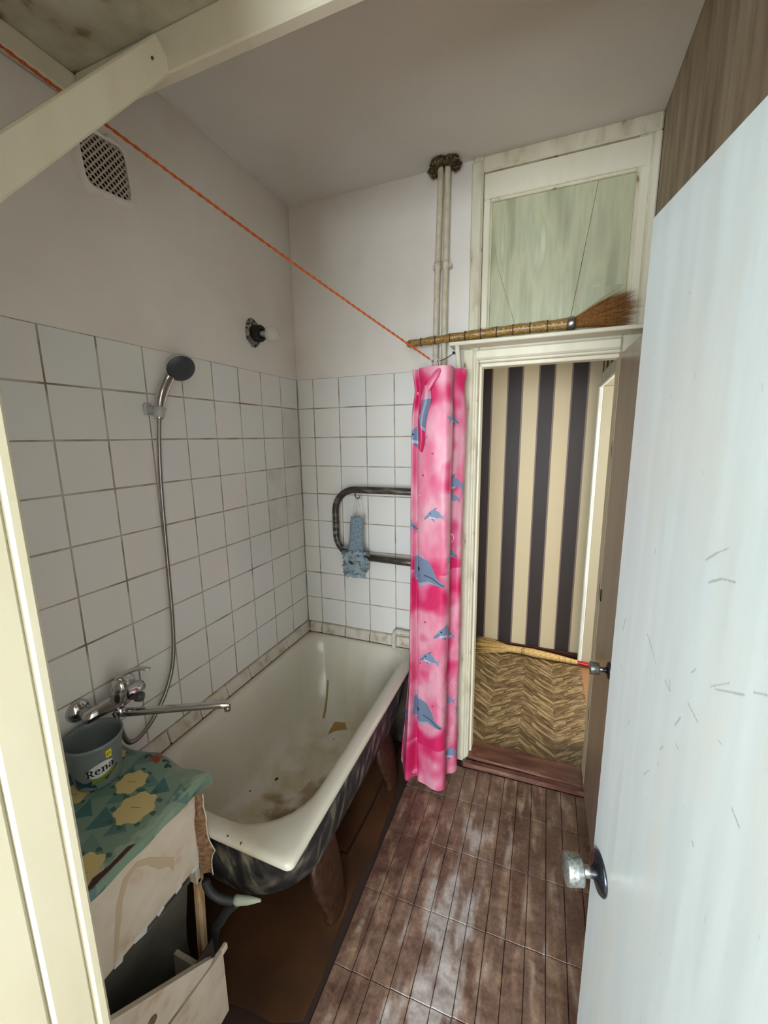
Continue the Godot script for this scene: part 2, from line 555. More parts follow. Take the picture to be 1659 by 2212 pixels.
func floor_image() -> Image:
	# painted floor tiles, 1.75 m square at 448 px: brown paint worn to grey along the walked strip
	var S := 448
	var img := Image.create_empty(S, S, false, Image.FORMAT_RGB8)
	var n1 := noise(0.012, 51, 4)
	var n2 := noise(0.05, 52, 4)
	var n3 := noise(0.03, 53, 3)
	var brown := C(118, 92, 78)
	var dark := C(96, 69, 56)
	var ochre := C(158, 128, 104)
	var grey := C(176, 168, 163)
	var k := 1.75 / S
	for j in S:
		for i in S:
			var x := i * k
			var z := j * k
			var a := n1.get_noise_2d(i * 1.0, j * 0.6)
			var b := n2.get_noise_2d(i * 1.3, j * 0.35)
			var c := brown.lerp(dark, clampf(a * 1.6 + 0.15, 0, 1)).lerp(ochre, clampf(b * 1.4 + 0.12, 0, 0.75))
			var walked := clampf(1.0 - absf(x - 1.03) / 0.17, 0, 1) * clampf((z - 0.42) / 0.3, 0, 1)
			var walked2 := clampf(1.0 - absf(x - 1.06) / 0.25, 0, 1) * clampf(1.0 - absf(z - 0.42) / 0.25, 0, 1) * 0.55
			var wear := maxf(walked, walked2) * 1.5 + n3.get_noise_2d(i * 2.2, j * 0.5) * 1.1 + b * 0.8 - 0.45
			c = c.lerp(grey, clampf(wear, 0, 0.85))
			var f := n2.get_noise_2d(i * 7.0 + 900, j * 7.0) * 0.08
			img.set_pixel(i, j, Color(clampf(c.r + f, 0, 1), clampf(c.g + f, 0, 1), clampf(c.b + f, 0, 1)))
	return img

func build_floor_tiles() -> void:
	var fl := slab("floor", V(-0.003, -0.12, -0.003), V(1.602, -0.007, 1.722), plain(C(52, 34, 26), 0.9))
	var m := uv_material(floor_image(), 0.42)
	var wear := grained([[0, Color(1, 1, 1)], [1, Color(0.8, 0.8, 0.8)]], 0.5, 3.0, 0.05, 61)
	m.normal_enabled = true
	m.normal_texture = wear.normal_texture
	m.normal_scale = 0.35
	var pitch_x := 0.0657
	var pitch_z := 0.2525
	var turn := 0.028
	var b := Basis(V(0, 1, 0), turn)
	rng.seed = 5
	var gap := 0.0022
	var c := 0.0012
	var wx := pitch_x - gap
	var wz := pitch_z - gap
	for row in range(-1, 7):
		for col in range(-14, 11):
			var mid := V(0.9 + (col + 0.5) * pitch_x, 0, 0.519 + (row - 1 + 0.5) * pitch_z)
			# the rows run a little askew
			var w := V(mid.x, 0, mid.z - 0.031 * (mid.x - 1.0))
			if w.x - wx * 0.5 < 0.0 or w.x + wx * 0.5 > 1.602 or w.z + wz * 0.5 > 1.725 or w.z < -0.03:
				continue
			if w.x < 0.70 and w.z < 1.23:
				continue
			var z0 := maxf(w.z - wz * 0.5, 0.062 - 0.031 * (w.x - 1.0))
			var z1 := w.z + wz * 0.5
			if z1 - z0 < 0.03:
				continue
			var hy := rng.randf_range(-0.0008, 0.0006)
			obj("floor_tile", floor_piece(w.x, z0, z1, wx, c, hy), m, fl, V(w.x, hy, (z0 + z1) * 0.5) - fl.position, Basis(V(0, 1, 0), rng.randf_range(-0.004, 0.004)))
	# sheet of hardboard under the bathtub, in two pieces
	var poly := PackedVector2Array()
	for p in [[0.02, -1.232], [0.43, -1.240], [0.50, -1.230], [0.6, -1.227], [0.684, -1.19], [0.688, -1.085], [0.674, -0.93], [0.673, -0.725], [0.694, -0.636], [0.685, -0.586], [0.676, -0.41], [0.666, -0.24], [0.660, -0.02], [0.592, -0.02], [0.594, -0.305], [0.596, -0.459], [0.591, -0.6], [0.586, -0.70], [0.02, -0.72]]:
		poly.append(Vector2(p[0], p[1]))
	var o := obj("hardboard_sheet", prism(poly, 0.003), M.hardboard, null, V(0, 0.0012, 0), Basis(V(1, 0, 0), -PI / 2))
	tag(o, "brown hardboard sheet on the floor with a ragged edge beside the tiles", "floor sheet", "hardboard sheets under the bathtub")
	poly = PackedVector2Array()
	for p in [[0.02, -0.712], [0.575, -0.69], [0.579, -0.6], [0.586, -0.459], [0.584, -0.305], [0.582, -0.02], [0.02, -0.02]]:
		poly.append(Vector2(p[0], p[1]))
	o = obj("hardboard_sheet", prism(poly, 0.003), M.hardboard, null, V(0, 0.0012, 0), Basis(V(1, 0, 0), -PI / 2))
	tag(o, "darker hardboard sheet deep under the bathtub by the tiled walls", "floor sheet", "hardboard sheets under the bathtub")

func floor_piece(cx: float, z0: float, z1: float, wx: float, c: float, hy: float) -> Mesh:
	# chamfered piece with its uv taken from where it lies
	var st := SurfaceTool.new()
	st.begin(Mesh.PRIMITIVE_TRIANGLES)
	st.set_smooth_group(-1)
	var hx := wx * 0.5
	var hz := (z1 - z0) * 0.5
	var cz := (z0 + z1) * 0.5
	var lv := [[hx, hz, -0.006], [hx, hz, -c], [hx - c, hz - c, 0.0]]
	var put := func(p: Vector3):
		st.set_uv(Vector2((cx + p.x) / 1.75, (cz + p.z) / 1.75))
		st.add_vertex(p)
	var cor := [[-1, -1], [1, -1], [1, 1], [-1, 1]]
	for l in 2:
		for e in 4:
			var a: Array = cor[e]
			var b2: Array = cor[(e + 1) % 4]
			var p0 := V(a[0] * lv[l][0], lv[l][2], a[1] * lv[l][1])
			var p1 := V(b2[0] * lv[l][0], lv[l][2], b2[1] * lv[l][1])
			var p2 := V(b2[0] * lv[l + 1][0], lv[l + 1][2], b2[1] * lv[l + 1][1])
			var p3 := V(a[0] * lv[l + 1][0], lv[l + 1][2], a[1] * lv[l + 1][1])
			for p in [p0, p1, p2, p0, p2, p3]:
				put.call(p)
	var tq := []
	for a in cor:
		tq.append(V(a[0] * lv[2][0], 0, a[1] * lv[2][1]))
	for p in [tq[0], tq[1], tq[2], tq[0], tq[2], tq[3]]:
		put.call(p)
	st.generate_normals()
	return st.commit()

func build_far_doorway() -> void:
	# casing and posts of the doorway to the hall, with the light above it
	var jamb := Node3D.new()
	jamb.name = "trim_1"
	jamb.set_meta("kind", "structure")
	add_child(jamb)
	slab("post", V(0.925, 0.0, -0.12), V(0.966, CEIL, 0.012), M.cream_worn, jamb, 0.004)
	slab("casing", V(0.897, 0.0, 0.0), V(0.946, 2.105, 0.026), M.cream_worn, jamb, 0.006)
	slab("casing_bead", V(0.944, 0.0, 0.0), V(0.957, 2.09, 0.02), M.cream_worn, jamb, 0.004)
	slab("post", V(1.528, 0.0, -0.12), V(1.6, CEIL, 0.0), M.cream_worn, jamb, 0.004)
	slab("head_rail", V(0.966, 2.045, -0.12), V(1.528, 2.125, 0.004), M.cream, jamb, 0.004)
	slab("head_bead", V(0.95, 2.055, 0.0), V(1.528, 2.1, 0.026), M.cream, jamb, 0.008)
	slab("stop_bead", V(0.966, 2.03, -0.09), V(1.528, 2.05, -0.03), M.cream, jamb, 0.003)
	slab("stop_bead", V(0.962, 0.0, -0.09), V(0.976, 2.04, -0.03), M.cream, jamb, 0.003)
	slab("upper_casing", V(0.918, 2.105, 0.0), V(0.962, CEIL - 0.02, 0.022), M.cream_worn, jamb, 0.005)
	slab("top_rail", V(0.962, 2.80, -0.06), V(1.6, CEIL, 0.012), M.cream_worn, jamb, 0.006)
	slab("side_rail", V(1.575, 2.125, -0.06), V(1.6, 2.80, 0.012), M.cream, jamb, 0.005)
	# transom light: painted-over glass in a sash
	var w := Node3D.new()
	w.name = "window_1"
	w.set_meta("kind", "structure")
	add_child(w)
	slab("sash", V(0.968, 2.70, -0.045), V(1.573, 2.797, 0.004), M.cream, w, 0.004)
	slab("sash", V(0.968, 2.125, -0.045), V(1.573, 2.19, 0.004), M.cream, w, 0.004)
	slab("sash", V(0.968, 2.19, -0.045), V(0.996, 2.70, 0.004), M.cream, w, 0.004)
	slab("sash", V(1.54, 2.19, -0.045), V(1.573, 2.70, 0.004), M.cream, w, 0.004)
	slab("glazing_bead", V(0.996, 2.69, -0.02), V(1.54, 2.702, -0.004), M.cream_worn, w, 0.003)
	slab("glazing_bead", V(0.996, 2.19, -0.02), V(1.004, 2.69, -0.004), M.cream_worn, w, 0.003)
	slab("glazing_bead", V(1.532, 2.19, -0.02), V(1.54, 2.69, -0.004), M.cream_worn, w, 0.003)
	# the pane is cracked into three pieces
	var pane := [[[1.0, 2.18], [1.118, 2.18], [1.03, 2.44], [1.0, 2.62]], [[1.119, 2.18], [1.33, 2.18], [1.402, 2.695], [1.0, 2.695], [1.0, 2.622], [1.031, 2.441]], [[1.332, 2.18], [1.536, 2.18], [1.536, 2.695], [1.404, 2.695]]]
	for pp in pane:
		var poly := PackedVector2Array()
		for p in pp:
			poly.append(Vector2(p[0], p[1]))
		obj("painted_pane", prism(poly, 0.004), M.transom, w, V(0, 0, -0.022))
	# threshold
	var th := Node3D.new()
	th.name = "trim_2"
	th.set_meta("kind", "structure")
	add_child(th)
	slab("threshold_board", V(0.94, -0.02, -0.12), V(1.545, 0.03, 0.012), M.threshold, th, 0.006)
	var s := obj("threshold_strip", box(0.6, 0.028, 0.042, 0.009), M.threshold, th, V(1.243, 0.010, 0.034))
	s.rotation.y = 0.03
	# the door itself stands open against the right wall
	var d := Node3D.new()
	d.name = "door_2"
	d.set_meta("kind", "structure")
	d.set_meta("label", "inner door standing open against the right wall, shade put into its colour")
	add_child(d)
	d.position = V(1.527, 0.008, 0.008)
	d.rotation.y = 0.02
	slab("leaf", V(0, 0, 0), V(0.038, 2.03, 0.56), M.door_far_shaded, d, 0.003)
	knob(d, V(0.0, 0.845, 0.35), 0.85)
	obj("latch_plate", box(0.004, 0.05, 0.02, 0.001), M.black, d, V(-0.001, 1.02, 0.03))

func knob(d: Node3D, at: Vector3, s: float) -> void:
	var k := Node3D.new()
	k.name = "door_knob"
	d.add_child(k)
	k.position = at
	k.basis = along(V(-1, 0, 0))
	obj("rosette", lathe([[0.001, 0], [0.037 * s, 0], [0.038 * s, 0.003], [0.034 * s, 0.007], [0.016 * s, 0.011], [0.012 * s, 0.014]], 32), M.knob_dark, k)
	obj("stem", lathe([[0.011 * s, 0.01], [0.011 * s, 0.04]], 20), M.chrome_dull, k)
	obj("grip", lathe([[0.012 * s, 0.034], [0.0255 * s, 0.035], [0.0265 * s, 0.038], [0.0285 * s, 0.062], [0.027 * s, 0.066], [0.002, 0.068]], 32), M.knob_metal, k)

func door_image() -> Image:
	var W2 := 480
	var H2 := 1536
	var img := Image.create_empty(W2, H2, false, Image.FORMAT_RGB8)
	var n := noise(0.02, 71, 4)
	var a := C(192, 202, 202)
	var b := C(200, 210, 210)
	var d := C(200, 202, 196)
	for y in H2:
		for x in W2:
			var v := n.get_noise_2d(x * 1.5, y * 0.11) * 0.7
			var u := n.get_noise_2d(x * 0.33 + 500, y * 0.1)
			img.set_pixel(x, y, a.lerp(b, clampf(v * 1.2 + 0.5, 0, 1)).lerp(d, clampf(u * 1.3, 0, 0.6)))
	# scratches and knocks: position across (0 = free edge) and down
	rng.seed = 9
	var marks := [[0.39, 0.234, 0.421, 0.227], [0.421, 0.227, 0.45, 0.222], [0.406, 0.246, 0.444, 0.24], [0.444, 0.24, 0.48, 0.238], [0.199, 0.309, 0.229, 0.316], [0.229, 0.316, 0.26, 0.326], [0.301, 0.328, 0.326, 0.332], [0.318, 0.324, 0.326, 0.332], [0.391, 0.306, 0.405, 0.301], [0.454, 0.303, 0.5, 0.292], [0.468, 0.302, 0.54, 0.291], [0.557, 0.286, 0.585, 0.282], [0.359, 0.35, 0.376, 0.34], [0.394, 0.326, 0.434, 0.331], [0.55, 0.354, 0.575, 0.359], [0.061, 0.327, 0.073, 0.314], [0.152, 0.397, 0.157, 0.391], [0.258, 0.415, 0.28, 0.405], [0.315, 0.379, 0.326, 0.374], [0.372, 0.36, 0.384, 0.362], [0.421, 0.392, 0.425, 0.393], [0.465, 0.404, 0.472, 0.406], [0.067, 0.357, 0.086, 0.361], [0.493, 0.328, 0.506, 0.328], [0.218, 0.073, 0.219, 0.074], [0.188, 0.136, 0.19, 0.137], [0.052, 0.105, 0.053, 0.106]]
	for k in marks:
		line(img, Vector2(k[0] * W2, k[1] * H2), Vector2(k[2] * W2, k[3] * H2), rng.randf_range(1.0, 1.9), C(160, 167, 166))
	for k in 60:
		var p := Vector2(rng.randf() * W2, rng.randf() * H2)
		line(img, p, p + Vector2(rng.randf_range(-1.5, 1.5), rng.randf_range(2, 7)), rng.randf_range(0.7, 1.3), C(176, 180, 174))
	return img

func build_near_doorway() -> void:
	# frame of the doorway that the picture is taken through
	var f := Node3D.new()
	f.name = "trim_3"
	f.set_meta("kind", "structure")
	add_child(f)
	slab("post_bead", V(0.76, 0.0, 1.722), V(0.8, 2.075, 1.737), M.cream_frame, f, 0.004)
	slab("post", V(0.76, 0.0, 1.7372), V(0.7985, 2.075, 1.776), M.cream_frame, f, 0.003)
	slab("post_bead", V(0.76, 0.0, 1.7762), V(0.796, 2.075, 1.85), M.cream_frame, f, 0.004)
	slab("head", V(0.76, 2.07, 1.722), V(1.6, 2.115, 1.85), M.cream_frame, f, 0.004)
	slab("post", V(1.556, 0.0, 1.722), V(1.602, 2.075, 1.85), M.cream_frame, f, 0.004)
	# white door opened into the bathroom
	var d := Node3D.new()
	d.name = "door_1"
	d.set_meta("kind", "structure")
	d.set_meta("label", "white painted flush door with scratches, open at the right")
	add_child(d)
	d.position = V(1.532, 0.012, 1.745)
	d.rotation.y = 0.2137            # free edge swings to the far side
	# leaf runs from the hinge (0) to the free edge (z = -0.607); the face towards the room is x = 0
	var m := uv_material(door_image(), 0.34)
	var wv := grained([[0, Color(1, 1, 1)], [1, Color(0.8, 0.8, 0.8)]], 0.5, 1.0, 0.012, 72, 1.5, 0.3, 0.8)
	m.normal_enabled = true
	m.normal_texture = wv.normal_texture
	m.normal_scale = 0.05
	var st := SurfaceTool.new()
	st.begin(Mesh.PRIMITIVE_TRIANGLES)
	st.set_smooth_group(-1)
	var L := 0.607
	var H := 2.038
	var c := 0.003
	var put := func(x, y, z):
		st.set_uv(Vector2((L + z) / L, 1.0 - y / H))
		st.add_vertex(V(x, y, z))
	var lv := [[0.04, 0.0], [c, 0.0], [0.0, c]]
	for l in 2:
		var cor := []
		for e in 2:
			var i: float = lv[l + e][1]
			cor.append([V(lv[l + e][0], i, -L + i), V(lv[l + e][0], i, -i), V(lv[l + e][0], H - i, -i), V(lv[l + e][0], H - i, -L + i)])
		for k in 4:
			var k2 := (k + 1) % 4
			for p in [cor[0][k], cor[1][k2], cor[0][k2], cor[0][k], cor[1][k], cor[1][k2]]:
				put.call(p.x, p.y, p.z)
	for x in [0.0, 0.04]:
		var i: float = c if x == 0.0 else 0.0
		var q := [V(x, i, -L + i), V(x, i, -i), V(x, H - i, -i), V(x, H - i, -L + i)]
		for k in ([0, 2, 1, 0, 3, 2] if x == 0.0 else [0, 1, 2, 0, 2, 3]):
			put.call(q[k].x, q[k].y, q[k].z)
	st.generate_normals()
	obj("leaf", st.commit(), m, d)
	knob(d, V(0.0, 0.868, -L + 0.046), 1.0)

func wallpaper() -> StandardMaterial3D:
	# striped paper: 0.2165 m repeat, 0.24 m high
	var W2 := 512
	var H2 := 256
	var img := Image.create_empty(W2, H2, false, Image.FORMAT_RGB8)
	var n := noise(0.08, 81, 3)
	for y in H2:
		for x in W2:
			var u := float(x) / W2
			var f := n.get_noise_2d(x * 1.0, y * 1.0) * 0.025
			var c := C(202, 188, 156)
			if u < 0.43:
				c = C(42, 33, 33)
			elif u < 0.482 or u > 0.955:
				# speckled border band
				var s := sin(y * 0.37 + x * 0.31) * sin(y * 0.21 - x * 0.63)
				c = C(146, 130, 118).lerp(C(88, 74, 76), clampf(s * 1.5 + 0.35, 0, 1))
			img.set_pixel(x, y, Color(c.r + f, c.g + f, c.b + f))
	return uv_material(img, 0.55)

func paper_quad(a: Vector3, b: Vector3, h0: float, h1: float, u0: float) -> Mesh:
	var st := SurfaceTool.new()
	st.begin(Mesh.PRIMITIVE_TRIANGLES)
	var l := a.distance_to(b)
	var q := [[V(a.x, h0, a.z), 0.0, h0], [V(b.x, h0, b.z), l, h0], [V(b.x, h1, b.z), l, h1], [V(a.x, h1, a.z), 0.0, h1]]
	for k in [0, 2, 1, 0, 3, 2]:
		st.set_uv(Vector2((q[k][1] + u0) / 0.2165, q[k][2] / 0.108))
		st.add_vertex(q[k][0])
	st.generate_normals()
	return st.commit()

func lino_image() -> Image:
	# printed linoleum: two columns of slanting blocks 0.19 m wide that meet in a zigzag; the print repeats every 0.48 m
	var W2 := 384
	var H2 := 480
	var img := Image.create_empty(W2, H2, false, Image.FORMAT_RGB8)
	var n := noise(0.03, 91, 4)
	rng.seed = 92
	var tones := []
	for i in 64:
		tones.append(C(84, 64, 40).lerp(C(152, 130, 94), rng.randf()))
	for y in H2:
		for x in W2:
			var col := 0 if x < 192 else 1
			var s := x - 192 * col
			var along_ := float(s) if col == 0 else 191.0 - s      # distance along the block
			var v := fposmod(y - along_ * 0.84, 480.0)
			var row := int(v / 32.0)
			var fv := v / 32.0 - row
			# long blocks are broken in two at a staggered joint
			var half := 1 if along_ > 70.0 + 50.0 * ((row * 7) % 3) / 2.0 else 0
			var id := (row * 4 + col * 2 + half) % 64
			var c: Color = tones[id]
			var g := n.get_noise_2d(along_ * 0.35 + id * 60.0, fv * 46.0 + id * 31.0)
			c = c.lerp(C(176, 158, 120), clampf(g * 1.8 - 0.12, 0, 0.7))
			c = c.lerp(C(74, 56, 34), clampf(-g * 1.8 - 0.1, 0, 0.7))
			if fv < 0.07:
				c = c.lerp(C(70, 48, 24), 0.5)
			img.set_pixel(x, y, c)
	return img

func build_hall() -> void:
	var fl := Node3D.new()
	fl.name = "floor_hall"
	fl.set_meta("kind", "structure")
	add_child(fl)
	var st := SurfaceTool.new()
	st.begin(Mesh.PRIMITIVE_TRIANGLES)
	var q := [V(-0.6, 0, -1.3), V(1.6, 0, -1.3), V(1.6, 0, -0.118), V(-0.6, 0, -0.118)]
	for k in [0, 1, 2, 0, 2, 3]:
		st.set_uv(Vector2((q[k].x - 1.21) / 0.38, (q[k].z + 0.58) / 0.48))
		st.add_vertex(q[k])
	st.generate_normals()
	obj("linoleum", st.commit(), uv_material(lino_image(), 0.4), fl, V(0, 0.003, 0))
	slab("screed", V(-0.6, -0.1, -1.3), V(1.72, 0.0, -0.12), M.room_floor, fl)
	var paper := wallpaper()
	var w := struct("wall_hall_back", box(2.5, CEIL + 0.2, 0.1, 0.002), M.room_wall, null, V(0.6, CEIL * 0.5, -1.352))
	obj("wallpaper", paper_quad(V(-0.65, 0, -1.3), V(1.6, 0, -1.3), 0.0, CEIL, -0.968 - 0.018), paper, w, V(0, 0, 0.0005) - w.position).position += Vector3.ZERO
	w = slab("wall_hall_left", V(-0.75, -0.1, -1.3), V(-0.65, CEIL + 0.1, 0.0), M.room_wall)
	slab("wall_hall_front", V(-0.65, -0.1, -0.14), V(0.0, CEIL + 0.1, -0.121), M.room_wall)
	slab("ceiling_hall", V(-0.65, CEIL, -1.3), V(1.72, CEIL + 0.1, -0.121), M.hall_ceiling)
	slab("baseboard_hall", V(-0.65, 0.0, -1.3), V(1.6, 0.055, -1.282), M.skirting, null, 0.004)
	# wall on the right of the hall with an opening into a lit room
	w = struct("wall_hall_right", box(0.1, CEIL - 2.12, 1.18, 0.002), M.room_wall, null, V(1.652, 2.12 + (CEIL - 2.12) * 0.5, -0.711))
	slab("pier", V(1.602, 0.0, -0.36), V(1.702, 2.12, -0.121), M.room_wall, w).position -= w.position
	slab("pier", V(1.602, 0.0, -1.302), V(1.702, 2.12, -1.285), M.room_wall, w).position -= w.position
	obj("wallpaper", paper_quad(V(1.6, 0, -1.3), V(1.6, 0, -0.121), 2.12, CEIL, 0.02), paper, w, V(-0.0005, 0, 0) - w.position)
	var t := Node3D.new()
	t.name = "trim_4"
	t.set_meta("kind", "structure")
	add_child(t)
	slab("casing", V(1.585, 0.0, -1.298), V(1.602, 2.11, -1.225), M.white_paint, t, 0.005)
	slab("casing_bead", V(1.576, 0.0, -1.24), V(1.604, 2.06, -1.212), M.white_paint, t, 0.006)
	slab("casing", V(1.585, 2.045, -1.225), V(1.602, 2.12, -0.36), M.white_paint, t, 0.005)
	slab("casing_bead", V(1.576, 2.03, -1.225), V(1.604, 2.05, -0.36), M.white_paint, t, 0.006)
	slab("reveal", V(1.602, 0.0, -1.285), V(1.78, 2.04, -1.215), M.reveal, t, 0.003)
	slab("reveal_head", V(1.602, 2.04, -1.285), V(1.78, 2.12, -0.36), M.reveal, t, 0.003)

func open_wall(called: String, a: Vector3, b: Vector3, o0: Vector2, o1: Vector2, m: Material, axis: int) -> Node3D:
	# wall slab from a to b with an opening; axis 0: the wall runs along x, 2: along z
	var n := Node3D.new()
	n.name = called
	n.set_meta("kind", "structure")
	add_child(n)
	var lo := a
	var hi := b
	var p := func(x0, x1, y0, y1):
		var q0 := lo
		var q1 := hi
		q0[axis] = x0; q1[axis] = x1
		q0.y = y0; q1.y = y1
		slab("masonry", q0, q1, m, n)
	p.call(a[axis], o0.x, a.y, b.y)
	p.call(o1.x, b[axis], a.y, b.y)
	p.call(o0.x, o1.x, a.y, o0.y)
	p.call(o0.x, o1.x, o1.y, b.y)
	return n

func build_outer_rooms() -> void:
	# the room the picture is taken from, closed, with its window
	slab("floor_room", V(-1.0, -0.12, 1.834), V(2.5, 0.0, 4.4), M.room_floor)
	slab("ceiling_room", V(-1.0, CEIL, 1.834), V(2.5, CEIL + 0.1, 4.4), M.hall_ceiling)
	slab("wall_room_left", V(-1.1, -0.12, 1.834), V(-1.0, CEIL + 0.1, 4.4), M.room_wall)
	slab("wall_room_right", V(2.5, -0.12, 1.834), V(2.6, CEIL + 0.1, 4.4), M.room_wall)
	slab("wall_room_front", V(-1.1, -0.12, 1.74), V(-0.15, CEIL + 0.1, 1.832), M.room_wall)
	slab("wall_room_corner", V(1.722, -0.12, 1.74), V(2.6, CEIL + 0.1, 1.832), M.room_wall)
	open_wall("wall_room_back", V(-1.1, -0.12, 4.4), V(2.6, CEIL + 0.1, 4.55), Vector2(0.28, 0.83), Vector2(2.02, 2.37), M.room_wall, 0)
	var w := Node3D.new()
	w.name = "window_2"
	w.set_meta("kind", "structure")
	add_child(w)
	for x in [0.31, 1.15, 1.99]:
		slab("sash", V(x - 0.03, 0.83, 4.45), V(x + 0.03, 2.37, 4.5), M.white_paint, w, 0.004)
	for y in [0.86, 2.34]:
		slab("sash", V(0.34, y - 0.03, 4.451), V(1.96, y + 0.03, 4.499), M.white_paint, w, 0.004)
	slab("pane", V(0.34, 0.89, 4.473), V(1.12, 2.31, 4.477), M.pane, w, 0.0005)
	slab("pane", V(1.18, 0.89, 4.473), V(1.96, 2.31, 4.477), M.pane, w, 0.0005)
	# the lit room off the hall
	slab("floor_side_room", V(1.722, -0.12, -2.0), V(3.4, 0.0, -0.12), M.room_floor)
	slab("ceiling_side_room", V(1.722, CEIL, -2.0), V(3.4, CEIL + 0.1, -0.12), M.hall_ceiling)
	slab("wall_side_room_back", V(1.702, -0.12, -2.1), V(3.5, CEIL + 0.1, -2.0), M.room_wall)
	slab("wall_side_room_front", V(1.722, -0.12, -0.12), V(3.5, CEIL + 0.1, -0.02), M.room_wall)
	slab("wall_side_room_left", V(1.62, -0.12, -2.1), V(1.70, CEIL + 0.1, -1.31), M.room_wall)
	open_wall("wall_side_room_right", V(3.4, -0.12, -2.0), V(3.55, CEIL + 0.1, -0.12), Vector2(-1.55, 0.75), Vector2(-0.35, 2.15), M.room_wall, 2)
	w = Node3D.new()
	w.name = "window_3"
	w.set_meta("kind", "structure")
	add_child(w)
	for z in [-1.52, -0.95, -0.38]:
		slab("sash", V(3.45, 0.76, z - 0.03), V(3.5, 2.14, z + 0.03), M.white_paint, w, 0.004)
	for y in [0.78, 2.12]:
		slab("sash", V(3.45, y - 0.03, -1.49), V(3.5, y + 0.03, -0.41), M.white_paint, w, 0.004)
	slab("pane", V(3.473, 0.81, -1.49), V(3.477, 2.09, -0.98), M.pane, w, 0.0005)
	slab("pane", V(3.473, 0.81, -0.92), V(3.477, 2.09, -0.41), M.pane, w, 0.0005)

# rounded rectangle ring; r = corner radii at (x0 z0), (x1 z0), (x1 z1), (x0 z1)
func ring(x0: float, x1: float, z0: float, z1: float, y: float, r: Array, n := 9) -> Array:
	var out := []
	var cs := [[x0, z0, 1, 1, PI], [x1, z0, -1, 1, -PI / 2], [x1, z1, -1, -1, 0.0], [x0, z1, 1, -1, PI / 2]]
	for i in 4:
		var c: Array = cs[i]
		var rr: float = r[i]
		var mid := V(c[0] + c[2] * rr, y, c[1] + c[3] * rr)
		for k in n:
			var t: float = c[4] + PI / 2 * k / (n - 1)
			out.append(mid + V(cos(t) * rr, 0, sin(t) * rr))
	return out

func tub_image() -> Image:
	# enamel seen from above, 0.7 x 1.22 m
	var W2 := 360
	var H2 := 628
	var img := Image.create_empty(W2, H2, false, Image.FORMAT_RGB8)
	var n := noise(0.012, 101, 4)
	var n2 := noise(0.05, 102, 4)
	var white := C(214, 208, 192)
	var yellow := C(186, 172, 132)
	var brown := C(132, 100, 62)
	for y in H2:
		for x in W2:
			var px := 0.7 * x / W2
			var pz := 1.22 * y / H2
			var c := white
			# limescale film over the bottom, thickest at the near end
			var film := clampf(n.get_noise_2d(x * 1.0, y * 0.8) * 1.1 + 0.28, 0, 1)
			var d := Vector2((px - 0.35) / 0.27, (pz - 0.70) / 0.48).length()
			c = c.lerp(yellow, film * clampf(1.6 - d, 0, 1) * smoothstep(0.06, 0.2, px) * smoothstep(0.63, 0.56, px))
			# brown patches
			for s in [[0.36, 0.80, 0.10, 0.07, 0.9], [0.42, 0.66, 0.10, 0.14, 0.55], [0.26, 0.74, 0.05, 0.035, 0.6]]:
				var e := Vector2((px - s[0]) / s[2], (pz - s[1]) / s[3]).length() + n2.get_noise_2d(x * 0.5, y * 0.5) * 0.55
				c = c.lerp(brown, clampf((1.0 - e) * 1.6, 0, 1) * s[4])
			img.set_pixel(x, y, c)
	var k := Vector2(W2 / 0.7, H2 / 1.22)
	# sharp-edged rust patch and streak at the far end, chips on the rim
	fill_poly(img, [Vector2(0.285, 0.235) * k, Vector2(0.345, 0.225) * k, Vector2(0.375, 0.262) * k, Vector2(0.325, 0.285) * k, Vector2(0.29, 0.325) * k], C(166, 128, 68))
	fill_poly(img, [Vector2(0.17, 0.10) * k, Vector2(0.18, 0.10) * k, Vector2(0.225, 0.235) * k, Vector2(0.212, 0.24) * k], C(150, 124, 78))
	blob(img, Vector2(0.215, 0.655) * k, 3, 5, C(30, 24, 18), 0.3, 4)
	blob(img, Vector2(0.335, 0.34) * k, 1.6, 1.6, C(60, 46, 28), 0.3, 4)
	blob(img, Vector2(0.155, 0.76) * k, 1.5, 2.5, C(80, 60, 30), 0.3, 4)
	for p in [[0.47, 1.202], [0.52, 1.205]]:
		blob(img, Vector2(p[0], p[1]) * k, 1.0, 1.8, C(40, 30, 20), 0.5, 6)
	return img

